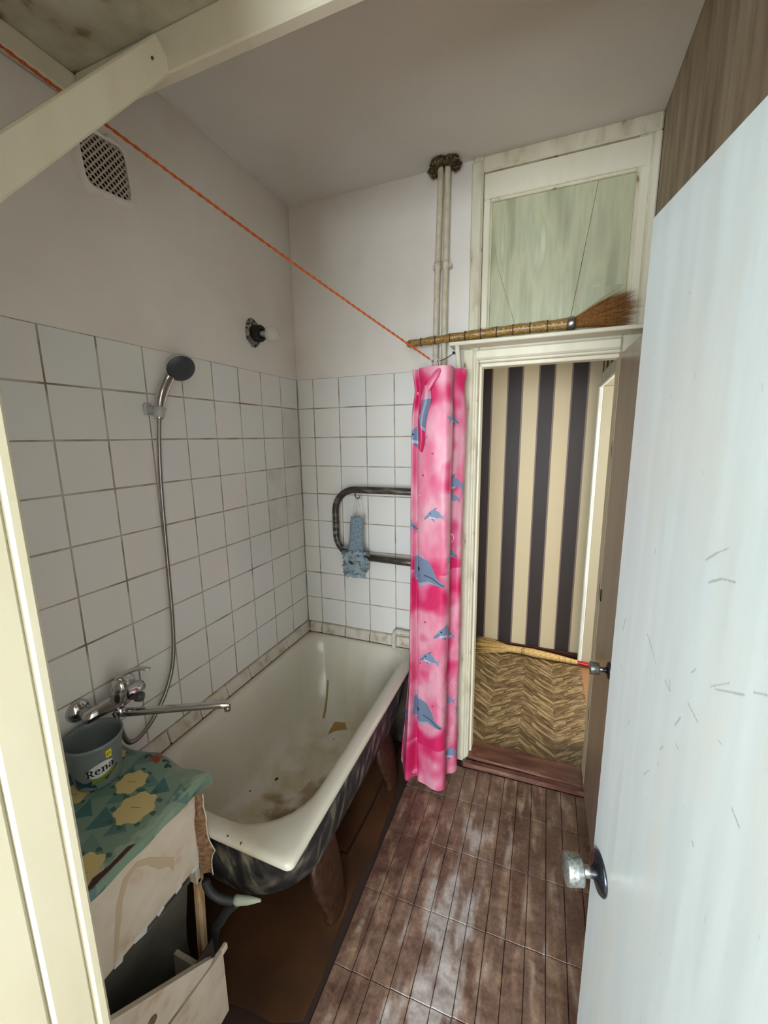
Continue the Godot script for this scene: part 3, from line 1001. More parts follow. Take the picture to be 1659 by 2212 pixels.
func build_bathtub() -> void:
	var t := thing("bathtub", "white enamelled cast iron bathtub with rust stains and black outside", "bathtub")
	var raw := [
		[0.004, 0.69, 0.004, 1.21, 0.566, 0.015, 0.02], [0.002, 0.692, 0.003, 1.212, 0.576, 0.015, 0.022],
		[0.006, 0.688, 0.006, 1.208, 0.586, 0.02, 0.03], [0.018, 0.676, 0.014, 1.196, 0.591, 0.03, 0.05],
		[0.03, 0.655, 0.022, 1.178, 0.588, 0.06, 0.10], [0.038, 0.638, 0.028, 1.160, 0.583, 0.10, 0.18],
		[0.045, 0.626, 0.034, 1.148, 0.572, 0.12, 0.20], [0.052, 0.616, 0.042, 1.138, 0.552, 0.125, 0.21],
		[0.06, 0.606, 0.052, 1.124, 0.50, 0.13, 0.21], [0.07, 0.595, 0.07, 1.10, 0.42, 0.135, 0.21],
		[0.082, 0.582, 0.095, 1.07, 0.34, 0.14, 0.20], [0.10, 0.566, 0.13, 1.035, 0.275, 0.14, 0.19],
		[0.13, 0.54, 0.18, 0.99, 0.232, 0.13, 0.17], [0.175, 0.50, 0.24, 0.93, 0.212, 0.11, 0.14],
		[0.25, 0.43, 0.34, 0.83, 0.203, 0.07, 0.08], [0.32, 0.36, 0.48, 0.7, 0.20, 0.015, 0.015]]
	var rows := []
	var uvs := []
	for r in raw:
		var row := ring(r[0], r[1], r[2], r[3], r[4], [r[5], r[5], r[6], r[6]])
		var uv := []
		for p in row:
			uv.append(Vector2(p.x / 0.7, p.z / 1.22))
		rows.append(row)
		uvs.append(uv)
	obj("enamel_basin", grid_mesh(rows, true, false, true, uvs), uv_material(tub_image(), 0.2), t)
	raw = [[0.008, 0.686, 0.01, 1.206, 0.568, 0.02, 0.02], [0.02, 0.674, 0.02, 1.196, 0.556, 0.05, 0.05], [0.03, 0.664, 0.03, 1.188, 0.53, 0.09, 0.08],
		[0.036, 0.652, 0.036, 1.178, 0.45, 0.13, 0.16], [0.042, 0.64, 0.045, 1.165, 0.37, 0.15, 0.19], [0.056, 0.618, 0.07, 1.13, 0.28, 0.16, 0.20],
		[0.085, 0.585, 0.12, 1.075, 0.215, 0.15, 0.19], [0.14, 0.53, 0.19, 1.0, 0.182, 0.13, 0.15], [0.24, 0.44, 0.32, 0.86, 0.172, 0.08, 0.09]]
	rows = []
	for r in raw:
		rows.append(ring(r[0], r[1], r[2], r[3], r[4], [r[5], r[5], r[6], r[6]]))
	obj("outer_shell", grid_mesh(rows, true, false, true), M.black_iron, t)
	for z in [0.29, 0.89]:
		for s in [-1.0, 1.0]:
			var lr := []
			for q in [[0.595, 0.262, 0.012, 0.06], [0.592, 0.235, 0.03, 0.082], [0.595, 0.19, 0.042, 0.086], [0.610, 0.13, 0.040, 0.080], [0.626, 0.07, 0.032, 0.066], [0.634, 0.035, 0.03, 0.058], [0.637, 0.015, 0.036, 0.060], [0.637, 0.0045, 0.037, 0.060]]:
				var row := []
				var cx: float = q[0] if s > 0 else 0.69 - q[0]
				for k in 18:
					var a := -TAU * k / 18
					# hollowed on the outside, like a shield
					var dent := 1.0 - 0.35 * clampf(cos(a) * s, 0, 1)
					row.append(V(cx + cos(a) * q[2] * dent, q[1], z + sin(a) * q[3]))
				lr.append(row)
			obj("leg", grid_mesh(lr, true, true, true), M.leg_paint, t)
	# drain pipes at the near end
	var dp := thing("drain_pipe", "grey bent drain pipe with a pale plastic end under the bathtub", "pipe")
	obj("bend", tube(smooth_path([V(0.404, 0.442, 1.236), V(0.406, 0.425, 1.236), V(0.418, 0.40, 1.233), V(0.445, 0.376, 1.222), V(0.48, 0.366, 1.205)], 6), 0.012, 12), M.pvc_grey, dp)
	obj("branch", tube(smooth_path([V(0.486, 0.366, 1.205), V(0.455, 0.33, 1.21), V(0.42, 0.27, 1.215), V(0.38, 0.2, 1.2), V(0.33, 0.01, 1.19)], 6), 0.014, 12), M.pvc_grey, dp)
	obj("pale_end", tube([V(0.478, 0.369, 1.205), V(0.49, 0.37, 1.203), V(0.52, 0.374, 1.195), V(0.556, 0.379, 1.185)], [0.013, 0.013, 0.011, 0.004], 12), M.pale_plastic, dp)

func oilcloth_image() -> Image:
	# 0.45 (x) by 0.56 (z) m print: pale and teal facets, cream flowers with dark leaves
	var W2 := 450
	var H2 := 560
	var img := Image.create_empty(W2, H2, false, Image.FORMAT_RGB8)
	img.fill(C(122, 146, 128))
	rng.seed = 33
	var tones := [C(92, 126, 120), C(68, 108, 108), C(104, 134, 120), C(134, 152, 134), C(80, 116, 112)]
	var s := 64
	for j in range(-1, H2 / s + 2):
		for i in range(-1, W2 / s + 2):
			if (i + j) % 2 == 0:
				var o := Vector2(i * s + (j % 2) * 20, j * s)
				if rng.randf() < 0.75:
					fill_poly(img, [o, o + Vector2(s * 1.2, s * 0.4), o + Vector2(s * 0.3, s * 1.1)], tones[rng.randi() % 5])
				if rng.randf() < 0.6:
					fill_poly(img, [o + Vector2(s, 0), o + Vector2(s * 1.9, s * 0.5), o + Vector2(s * 1.2, s)], tones[rng.randi() % 5])
	# flowers: x across (0 = wall), y along (0 = far end)
	var fl := [[205, 112, 34], [292, 168, 42], [330, 330, 38], [150, 300, 28], [90, 200, 34], [240, 420, 36], [380, 480, 34], [120, 460, 32], [60, 60, 26]]
	var k := 0
	for f in fl:
		k += 1
		for l in 9:
			var a := TAU * l / 9 + k
			var p = Vector2(f[0], f[1]) + Vector2(cos(a), sin(a)) * f[2] * 1.36
			blob(img, p, f[2] * 0.22, f[2] * 0.15, C(58, 92, 76), 0.3, l + k)
		var pts := []
		for l in 28:
			var a := TAU * l / 28
			pts.append(Vector2(f[0], f[1]) + Vector2(cos(a), sin(a)) * f[2] * 1.3 * (0.90 + 0.09 * cos(a * 7 + k)))
		fill_poly(img, pts, C(212, 190, 128))
		line(img, Vector2(f[0] - f[2] * 0.3, f[1] + 4), Vector2(f[0] + f[2] * 0.3, f[1] - 4), 2.5, C(150, 134, 78))
	blob(img, Vector2(196, 20), 20, 16, C(150, 74, 50), 0.4, 3)
	for p in [[160, 24], [228, 18], [250, 30]]:
		blob(img, Vector2(p[0], p[1]), 10, 9, C(36, 62, 52), 0.4, 5)
	# paint rubbed off along the front edge
	var n := noise(0.03, 35, 4)
	for y in H2:
		for x in range(330, 384):
			var w := n.get_noise_2d(x * 1.0, y * 0.6) + (x - 356) / 40.0
			if w > 0.1:
				img.set_pixel(x, y, img.get_pixel(x, y).lerp(C(164, 178, 158), clampf((w - 0.1) * 2.0, 0, 0.7)))
	fill_poly(img, [Vector2(372, 250), Vector2(384, 236), Vector2(386, 360), Vector2(376, 350), Vector2(366, 330), Vector2(373, 300)], C(64, 30, 26))
	return img

func build_cabinet() -> void:
	var t := thing("cabinet", "broken off-white bathroom cabinet beside the bathtub's near end", "cabinet")
	slab("top_board", V(0.004, 0.728, 1.20), V(0.384, 0.747, 1.712), M.cabinet_white, t, 0.002)
	slab("top_edge", V(0.3845, 0.726, 1.20), V(0.389, 0.744, 1.712), M.chipboard, t, 0.001)
	slab("side_panel", V(0.01, 0.006, 1.695), V(0.372, 0.727, 1.712), M.cabinet_white, t)
	slab("side_panel", V(0.01, 0.40, 1.216), V(0.362, 0.727, 1.232), M.cabinet_white, t)
	slab("back_panel", V(0.006, 0.006, 1.216), V(0.010, 0.727, 1.712), M.chipboard, t, 0.0005)
	slab("bottom_board", V(0.011, 0.05, 1.26), V(0.36, 0.066, 1.694), M.cabinet_white, t)
	var fr := slab("upper_drawer_front", V(0.366, 0.490, 1.216), V(0.383, 0.722, 1.705), M.cabinet_white, t, 0.003)
	# yellow drip stain: a dried run of varnish standing on the panel
	var st := PackedVector2Array()
	for p in [[1.315, 0.560], [1.33, 0.594], [1.355, 0.612], [1.385, 0.662], [1.41, 0.684], [1.432, 0.676], [1.452, 0.640], [1.487, 0.494], [1.495, 0.494], [1.468, 0.640], [1.444, 0.690], [1.405, 0.697], [1.372, 0.672], [1.345, 0.640], [1.31, 0.60]]:
		st.append(Vector2(-p[0], p[1]))
	obj("dried_drip", prism(st, 0.0012), plain(C(196, 178, 148), 0.4), fr, V(0.3826, 0, 0) - fr.position, Basis(V(0, 1, 0), PI / 2))
	# chipped lower edge
	rng.seed = 14
	for k in 7:
		var z := 1.25 + k * 0.058
		obj("chip", box(0.004, rng.randf_range(0.006, 0.014), rng.randf_range(0.012, 0.035), 0.001), M.white_print, fr, V(0.383, 0.4925, z) - fr.position, Basis(V(1, 0, 0), rng.randf_range(-0.5, 0.5)))
	# lower front, split along its length and hanging askew
	var lf := Node3D.new()
	lf.name = "lower_drawer_front"
	t.add_child(lf)
	for pp in [[[1.252, 0.006], [1.252, 0.232], [1.44, 0.262], [1.60, 0.29], [1.60, 0.006]], [[1.286, 0.258], [1.30, 0.273], [1.445, 0.394], [1.62, 0.54], [1.62, 0.304], [1.44, 0.274], [1.30, 0.250]]]:
		var poly := PackedVector2Array()
		for p in pp:
			poly.append(Vector2(-p[0], p[1]))
		obj("broken_panel", prism(poly, 0.014), M.cabinet_white, lf, V(0.446, 0, 0), Basis(V(0, 1, 0), PI / 2))
	slab("splinter", V(0.452, 0.226, 1.236), V(0.466, 0.246, 1.258), M.cabinet_white, lf, 0.003)
	slab("crack_core", V(0.444, 0.22, 1.27), V(0.4475, 0.30, 1.60), M.crack_edge, lf, 0.001)
	slab("drawer_side", V(0.06, 0.08, 1.285), V(0.44, 0.21, 1.299), M.cabinet_white, lf, 0.002)
	obj("finger_hole", lathe([[0.012, 0.0], [0.013, 0.001], [0.004, 0.0015]], 14), M.chipboard, lf, V(0.461, 0.345, 1.475), along(V(1, 0, 0)))
	# what shows through the gap: a bare batten and a slack grey sheet
	var bt := obj("batten", box(0.02, 0.30, 0.024, 0.002), M.raw_wood, t, V(0.352, 0.265, 1.225))
	bt.rotation.x = -0.05
	var rows := []
	for i in 13:
		var row := []
		for j in 11:
			var u := i / 12.0
			var v := j / 10.0
			row.append(V(0.345 - 0.010 * sin(u * 5.0 + v * 2.0) - 0.03 * (1 - v), 0.11 + v * 0.39, 1.245 + u * 0.44 + 0.008 * sin(v * 6)))
		rows.append(row)
	obj("grey_lining", grid_mesh(rows), M.grey_sheet, t)
	slab("inner_shelf", V(0.02, 0.405, 1.234), V(0.34, 0.419, 1.69), M.grey_sheet, t)
	# torn veneer hanging at the far corner
	rows = []
	for i in 14:
		var row := []
		var y := 0.735 - 0.022 * i
		for j in 7:
			var u := j / 6.0
			var wob := 0.004 * sin(i * 0.9) + 0.002 * sin(i * 2.3)
			var wide := 0.034 - 0.010 * absf(sin(i * 0.7)) * u + (0.006 if i > 8 else 0.0)
			row.append(V(0.386 + u * wide + wob, y, 1.227 + 0.010 * sin(u * 3.0 + i * 0.2)))
		rows.append(row)
	obj("torn_veneer", grid_mesh(rows), M.chipboard, t)
	var edge := []
	for i in 14:
		var wob := 0.004 * sin(i * 0.9) + 0.002 * sin(i * 2.3)
		var wide := 0.034 - 0.010 * absf(sin(i * 0.7)) + (0.006 if i > 8 else 0.0)
		edge.append(V(0.386 + wide + wob, 0.737 - 0.022 * i, 1.227 + 0.010 * sin(3.0 + i * 0.2)))
	obj("veneer_edge", tube(edge, 0.0018, 6), M.cabinet_white, t)

	# oilcloth laid over the top
	var cl_rows := []
	var cl_uv := []
	var nz := noise(9.0, 44, 2)
	for i in 45:
		var row := []
		var uv := []
		var z := 1.168 + 0.542 * i / 44.0
		for j in 31:
			var s := 0.412 * j / 30.0            # length along the cloth
			var x := minf(s, 0.388) + 0.003
			var y := 0.7495 - maxf(0.0, s - 0.388)
			var wr := nz.get_noise_2d(x, z) * 0.0018 + 0.0018
			if s < 0.386:
				y += wr
			if z < 1.2:
				y -= (1.2 - z) * (0.35 + 0.5 * (0.5 + 0.5 * sin(x * 30.0)))
				if x > 0.14 and x < 0.27:
					y += 0.012 * sin((x - 0.14) / 0.13 * PI)
			if s > 0.388:
				x += 0.0025 + 0.002 * sin(z * 60.0)
			row.append(V(x, y, z))
			uv.append(Vector2(s / 0.45, (z - 1.168) / 0.56))
		cl_rows.append(row)
		cl_uv.append(uv)
	# underside gives the cloth its thickness
	var o := thing("oilcloth", "green floral oilcloth with cream flowers spread over the cabinet top", "oilcloth")
	obj("printed_face", grid_mesh(cl_rows, false, false, false, cl_uv), uv_material(oilcloth_image(), 0.42), o)
	var und := []
	for r in cl_rows:
		var row := []
		for p in r:
			row.append(p + V(-0.0006, -0.0011, 0))
		und.append(row)
	obj("backing", grid_mesh(und), M.pale_plastic, o)
	build_bucket(V(0.098, 0.7535, 1.30))

# patch on the side of the bucket; a0..a1 in radians, y0..y1 heights, shape in the unit square
func side_patch(poly: Array, lift: float) -> Mesh:
	# poly: [angle, height] pairs, fan from the centre
	var st := SurfaceTool.new()
	st.begin(Mesh.PRIMITIVE_TRIANGLES)
	var mid := Vector2.ZERO
	for p in poly:
		mid += Vector2(p[0], p[1])
	mid /= poly.size()
	var n := 4
	for i in poly.size():
		var a := Vector2(poly[i][0], poly[i][1])
		var p2: Array = poly[(i + 1) % poly.size()]
		var b := Vector2(p2[0], p2[1])
		for k in n:
			var t0 := float(k) / n
			var t1 := float(k + 1) / n
			var q := [mid.lerp(a, t0), mid.lerp(b, t0), mid.lerp(b, t1), mid.lerp(a, t1)]
			for e in ([0, 1, 2, 0, 2, 3]):
				st.add_vertex(on_bucket(q[e].x, q[e].y, lift))
	st.generate_normals()
	return st.commit()

func on_bucket(a: float, y: float, lift: float) -> Vector3:
	var r := 0.058 + (0.071 - 0.058) * clampf(y / 0.125, 0, 1) + lift
	return V(cos(a) * r, y, -sin(a) * r)

func build_bucket(at: Vector3) -> void:
	var t := thing("plastic_bucket", "small grey plastic tub with a Rena label standing on the oilcloth", "bucket", at)
	obj("wall", lathe([[0.05, 0.002], [0.056, 0.0], [0.058, 0.004], [0.0695, 0.112], [0.071, 0.114], [0.071, 0.124], [0.0745, 0.126], [0.0755, 0.134], [0.0735, 0.137], [0.0700, 0.134], [0.0685, 0.118], [0.056, 0.006], [0.01, 0.005]], 48), M.bucket, t)
	# print faces the camera: angle of the camera seen from the bucket
	var a0 := atan2(-(1.957 - at.z), 1.27 - at.x) + 0.08
	var lab := Node3D.new()
	lab.name = "label_print"
	t.add_child(lab)
	var oval := []
	for i in 20:
		var u := TAU * i / 20
		oval.append([a0 + cos(u) * 0.52, 0.062 + sin(u) * 0.022 + cos(u) * 0.006])
	obj("oval_field", side_patch(oval, 0.0006), M.white_print, lab)
	obj("green_band", side_patch([[a0 - 0.35, 0.036], [a0 + 0.2, 0.040], [a0 + 0.62, 0.052], [a0 + 0.62, 0.036], [a0 + 0.1, 0.018], [a0 - 0.4, 0.02]], 0.0005), M.green_print, lab)
	obj("dark_band", side_patch([[a0 + 0.1, 0.030], [a0 + 0.7, 0.053], [a0 + 0.72, 0.044], [a0 + 0.2, 0.022]], 0.0007), M.dark_green_print, lab)
	obj("blue_field", side_patch([[a0 - 1.1, 0.045], [a0 - 0.35, 0.034], [a0 - 0.2, 0.006], [a0 - 1.1, 0.006]], 0.0005), M.blue_print, lab)
	obj("yellow_sticker", side_patch([[a0 + 0.24, 0.112], [a0 + 0.46, 0.112], [a0 + 0.46, 0.088], [a0 + 0.24, 0.092]], 0.0006), M.yellow_print, lab)
	var font := SystemFont.new()
	font.font_names = PackedStringArray(["Droid Serif"])
	font.font_weight = 700
	bent_text(lab, "Rena", font, a0, 0.062, 0.0285, M.black_print)
	bent_text(lab, "21", font, a0 + 0.35, 0.101, 0.010, M.black_print)

func bent_text(parent: Node3D, words: String, font: Font, a0: float, y0: float, h: float, m: Material) -> void:
	var tm := TextMesh.new()
	tm.text = words
	tm.font = font
	tm.font_size = 32
	tm.pixel_size = h / 32.0
	tm.depth = 0.0006
	var arr := tm.get_mesh_arrays()
	var vs: PackedVector3Array = arr[Mesh.ARRAY_VERTEX]
	var ix: PackedInt32Array = arr[Mesh.ARRAY_INDEX]
	var st := SurfaceTool.new()
	st.begin(Mesh.PRIMITIVE_TRIANGLES)
	for v in vs:
		st.add_vertex(on_bucket(a0 + v.x / 0.066, y0 + v.y + v.x * 0.16, 0.0010 + v.z))
	for i in ix:
		st.add_index(i)
	st.generate_normals()
	obj("lettering", st.commit(), m, parent)

func build_storage_shelf() -> void:
	var t := thing("storage_shelf", "cream painted storage shelf on the wall high above the doorway", "shelf")
	slab("board", V(0.002, 2.70, 1.02), V(1.598, 2.722, 1.72), M.shelf_under, t, 0.003)
	slab("front_batten", V(0.03, 2.605, 1.02), V(1.598, 2.6995, 1.052), M.cream, t, 0.004)
	slab("wall_batten", V(0.002, 2.640, 1.02), V(0.028, 2.6995, 1.72), M.cream, t, 0.004)
	var a := V(0.347, 2.645, 1.055)
	var b := V(0.347, 1.88, 1.72)
	var d := b - a
	var br := obj("brace", box(0.026, d.length(), 0.066, 0.004), M.cream, t, (a + b) * 0.5)
	br.rotation.x = -atan2(d.z, -d.y)
	obj("nail", lathe([[0.003, 0.0], [0.003, 0.004]], 8), M.iron_rail, t, V(0.362, 2.60, 1.10), along(V(1, 0, 0)))

func curtain_image(path: Array) -> Image:
	# u: 0.62 m round the folds, v: 1.965 m down
	var W2 := 496
	var H2 := 1572
	var img := Image.create_empty(W2, H2, false, Image.FORMAT_RGB8)
	var n := noise(0.008, 111, 2)
	var n2 := noise(0.012, 112, 3)
	var pale := C(222, 152, 168)
	var rose := C(218, 108, 140)
	var hot := C(204, 32, 90)
	for y in H2:
		for x in W2:
			var v := n.get_noise_2d(x * 0.9, y * 0.8)
			var w := n2.get_noise_2d(x * 1.0, y * 0.45)
			var c := pale.lerp(rose, clampf(w * 1.4 + 0.4, 0, 1))
			# deep pink clouds in bands 0.70 m apart, as the print repeats
			var ph := fposmod(y / 800.0 * 1.143 - 0.0, 1.0)
			var band := maxf(exp(-pow((ph - 0.12) / 0.10, 2.0)), maxf(0.9 * exp(-pow((ph - 0.99) / 0.09, 2.0)), 0.6 * exp(-pow((ph - 0.55) / 0.05, 2.0))))
			c = c.lerp(hot, clampf(v * 1.3 + band * 1.15 - 0.35, 0, 0.95))
			img.set_pixel(x, y, c)
	# place of a print by where it hangs: x in the gathered curtain (front panel), height above the floor
	var arc := [0.0]
	for j in range(1, path.size()):
		arc.append(arc[-1] + (path[j] - path[j - 1]).length())
	var spot := func(x: float, y: float, from_: int) -> Vector2:
		var best := from_
		for j in range(from_, mini(from_ + 40, path.size())):
			if absf(path[j].x - x) < absf(path[best].x - x):
				best = j
		return Vector2(arc[best] / 0.62 * W2, (2.0 - y) / 1.965 * H2)
	rng.seed = 6
	for i in 18:
		var p := Vector2(rng.randf() * W2, rng.randf() * H2)
		var r := rng.randf_range(4, 9)
		blob(img, p, r, r * 1.05, C(242, 196, 206))
		blob(img, p + Vector2(1, 1), r * 0.8, r * 0.85, C(226, 106, 146))
	for q in [[0.885, 1.27, 17], [0.905, 0.56, 17], [0.90, 1.15, 12]]:
		var p: Vector2 = spot.call(q[0], q[1], 28)
		blob(img, p, q[2], q[2] * 1.1, C(244, 190, 204))
		blob(img, p + Vector2(1, 1), q[2] * 0.8, q[2] * 0.86, C(228, 84, 136))
	for i in 16:
		blob(img, Vector2(rng.randf() * W2, rng.randf() * H2), 4, 4, C(206, 40, 96))
	# heads and leaping dolphins: [x, height, size, facing]
	for d in [[0.885, 1.515, 66, -1], [0.89, 0.85, 66, -1], [0.815, 0.715, 60, -1], [0.895, 0.15, 66, -1], [0.825, 1.39, 52, -1]]:
		dolphin(img, spot.call(d[0], d[1], 28), d[2], d[3])
	for d in [[0.787, 1.13, 130], [0.79, 0.425, 130]]:
		dolphin_head(img, spot.call(d[0], d[1], 28), d[2])
	for d in [[0.05, 1.86, 70, 1], [0.04, 1.62, 60, -1], [0.07, 1.34, 80, 1], [0.12, 1.72, 90, -1], [0.36, 1.80, 70, 1], [0.38, 1.45, 50, -1], [0.37, 1.20, 66, 1], [0.38, 0.80, 50, 1], [0.37, 0.45, 60, -1], [0.05, 0.7, 60, 1], [0.04, 0.35, 60, -1], [0.5, 1.5, 70, 1], [0.5, 0.9, 70, -1], [0.5, 0.4, 70, 1]]:
		dolphin(img, Vector2(d[0] / 0.62 * W2, (2.0 - d[1]) / 1.965 * H2), d[2], d[3])
	return img

func dolphin(img: Image, at: Vector2, s: float, f: int) -> void:
	var body := [[-0.62, 0.02], [-0.42, -0.22], [-0.16, -0.36], [0.08, -0.34], [0.28, -0.18], [0.42, 0.04], [0.60, 0.26], [0.52, 0.34], [0.30, 0.20], [0.10, 0.24], [-0.14, 0.26], [-0.36, 0.16], [-0.52, 0.14], [-0.74, 0.34], [-0.72, 0.10], [-0.86, -0.06]]
	var fin := [[-0.16, -0.34], [-0.30, -0.56], [0.02, -0.36]]
	var flip := [[-0.02, 0.22], [-0.16, 0.50], [0.14, 0.22]]
	var belly := [[0.30, 0.20], [0.10, 0.24], [-0.14, 0.26], [-0.30, 0.20], [-0.05, 0.14], [0.2, 0.10]]
	for g in [[fin, C(96, 112, 140)], [flip, C(96, 112, 140)], [body, C(120, 136, 164)], [belly, C(184, 186, 204)]]:
		var p := []
		for q in g[0]:
			p.append(at + Vector2(q[0] * f, q[1]) * s)
		fill_poly(img, p, g[1])
	line(img, at + Vector2(0.58 * f, 0.29) * s, at + Vector2(0.24 * f, 0.02) * s, maxf(1.2, s * 0.03), C(60, 68, 92))
	blob(img, at + Vector2(0.16 * f, -0.10) * s, maxf(1.6, s * 0.05), maxf(1.6, s * 0.05), C(26, 26, 36))

func dolphin_head(img: Image, at: Vector2, s: float) -> void:
	var fin := [[-0.46, -0.30], [-0.44, -0.56], [-0.22, -0.40], [-0.06, -0.52], [0.10, -0.34]]
	var body := [[-0.48, -0.34], [-0.10, -0.42], [0.14, -0.34], [0.30, -0.10], [0.38, 0.10], [0.62, 0.30], [0.60, 0.38], [0.42, 0.34], [0.18, 0.30], [-0.10, 0.42], [-0.34, 0.40], [-0.48, 0.26]]
	var chin := [[0.42, 0.34], [0.18, 0.30], [-0.10, 0.42], [-0.34, 0.40], [-0.46, 0.30], [-0.1, 0.34], [0.16, 0.24]]
	for g in [[fin, C(188, 150, 170)], [body, C(112, 124, 148)], [chin, C(150, 158, 178)]]:
		var p := []
		for q in g[0]:
			p.append(at + Vector2(q[0], q[1]) * s)
		fill_poly(img, p, g[1])
	line(img, at + Vector2(0.58, 0.34) * s, at + Vector2(0.26, 0.14) * s, s * 0.03, C(56, 62, 84))
	line(img, at + Vector2(0.27, 0.145) * s, at + Vector2(0.02, 0.08) * s, s * 0.03, C(56, 62, 84))
	blob(img, at + Vector2(-0.18, -0.06) * s, s * 0.06, s * 0.06, C(20, 20, 30))

func build_curtain() -> void:
	var t := thing("shower_curtain", "pink plastic shower curtain printed with dolphins, gathered beside the doorway", "curtain")
	# plan of the gathered folds (x, z), from the tub side round to the door frame
	var plan := [[0.705, 0.15], [0.713, 0.20], [0.728, 0.245], [0.749, 0.228], [0.762, 0.262], [0.80, 0.279], [0.85, 0.283], [0.889, 0.275], [0.897, 0.235], [0.885, 0.195], [0.905, 0.170], [0.925, 0.150], [0.922, 0.118], [0.89, 0.10], [0.84, 0.105]]
	var pts := []
	for p in plan:
		pts.append(V(p[0], 0, p[1]))
	var path := smooth_path(pts, 7)
	var n := noise(1.6, 121, 3)
	var rows := []
	var uvs := []
	var NR := 90
	for i in NR + 1:
		var f := float(i) / NR           # 0 at the top
		var y := 2.0 - 1.965 * f
		var row := []
		var uv := []
		var s := 0.0
		for j in path.size():
			if j > 0:
				s += (path[j] - path[j - 1]).length()
			var p: Vector3 = path[j]
			# pinched below the rings, opening again towards the hem
			var pin := exp(-pow((f - 0.045) / 0.03, 2.0)) * 0.10
			var c := V(0.83, 0, 0.19)
			p = c + (p - c) * (1.0 - pin)
			# the tub side swings towards the room as it falls; slow drift of the folds
			var lft := clampf(1.0 - j / 24.0, 0, 1)
			p += V(-0.004, 0, 0.085) * lft * f + V(-0.035, 0, 0.0) * lft * clampf((f - 0.72) / 0.25, 0, 1)
			p.x += 0.022 * (1.0 - f) * clampf((j - 20) / 50.0, 0, 1) * (0.25 if j < 60 else 0.6)
			p.x += 0.006 * n.get_noise_2d(j * 0.012, f * 1.2)
			p.z += 0.012 * n.get_noise_2d(j * 0.016 + 40, f * 1.1) + 0.004 * sin(j * 0.42 + f * 3.0) * f
			var hem := 0.0
			if j < 10:
				hem = 0.06 * (1.0 - j / 10.0) * f * f      # the tub side hangs free and higher
			row.append(V(p.x, y + hem + 0.004 * sin(j * 0.11) * f, p.z))
			uv.append(Vector2(s / 0.62, f))
		rows.append(row)
		uvs.append(uv)
	var m := uv_material(curtain_image(path), 0.42)
	m.cull_mode = BaseMaterial3D.CULL_DISABLED
	m.backlight_enabled = true
	m.backlight = Color(0.25, 0.12, 0.15)
	obj("sheet", grid_mesh(rows, false, false, false, uvs), m, t)
	# a fold thrown over itself near the top
	rows = []
	uvs = []
	for i in 18:
		var f := i / 17.0
		var row := []
		var uv := []
		for j in 9:
			var u := j / 8.0
			var wide := 0.046 * sqrt(clampf(1.15 - f, 0, 1)) * smoothstep(-0.25, 0.25, f)
			row.append(V(0.803 - 0.028 * f + (u - 0.5) * wide + 0.004 * sin(f * 9.0), 1.925 - 0.25 * f - 0.02 * u * f, 0.285 + 0.014 * sin(u * PI) + 0.006 * sin(f * PI)))
			uv.append(Vector2(0.16 + u * 0.085, 0.385 + f * 0.135))
		rows.append(row)
		uvs.append(uv)
	obj("folded_flap", grid_mesh(rows, false, false, false, uvs), m, t)
	obj("twisted_fold", tube(smooth_path([V(0.858, 1.992, 0.27), V(0.842, 1.965, 0.294), V(0.815, 1.925, 0.302), V(0.79, 1.88, 0.296), V(0.772, 1.83, 0.282)], 5), tube_radii([0.006, 0.014, 0.013, 0.010, 0.003], 5), 12), plain(C(216, 96, 134), 0.42), t, V(0, 0, 0.157), Basis.from_scale(V(1, 1, 0.45)))
	for i in 7:
		var loop := []
		for k in 17:
			var a := TAU * k / 16
			loop.append(V(0, 0.022 + 0.027 * sin(a), 0.019 * cos(a)))
		var o := obj("ring", tube(loop, 0.0013, 6, false), M.ring, t, V(0.80 + i * 0.005, 1.998, 0.20 + 0.004 * (i % 3)), Basis(V(0, 1, 0), -0.8 + i * 0.26))
		o.rotation.z = (i - 3) * 0.09

	# the line that it hangs from
	var r := thing("clothesline", "orange cord strung across the bathroom above the bathtub", "cord")
	var a := V(0.032, 2.634, 1.262)
	var b := V(0.806, 2.033, 0.20)
	var cp := []
	for k in 61:
		var f := k / 60.0
		cp.append(a.lerp(b, f) + V(0, -0.012 * sin(f * PI), 0))
	obj("cord", tube(cp, 0.0030, 8), M.rope, r)
	# two strands twisted round it
	for s in 2:
		var tw := []
		for k in 361:
			var f := k / 360.0
			var ph := f * 190.0 + s * PI
			tw.append(a.lerp(b, f) + V(0, -0.012 * sin(f * PI), 0) + V(0.61, 0.0, 0.79).normalized().cross((b - a).normalized()).normalized() * cos(ph) * 0.0020 + V(0, 1, 0) * sin(ph) * 0.0020)
		obj("strand", tube(tw, 0.0020, 5), M.rope, r)
	obj("tail", tube(smooth_path([b, V(0.83, 2.05, 0.12), V(0.853, 2.095, 0.012)], 4), 0.0017, 6), M.thread, r)
	obj("nail", tube([V(0.853, 2.096, -0.002), V(0.853, 2.096, 0.022)], 0.005, 8), M.black, r)

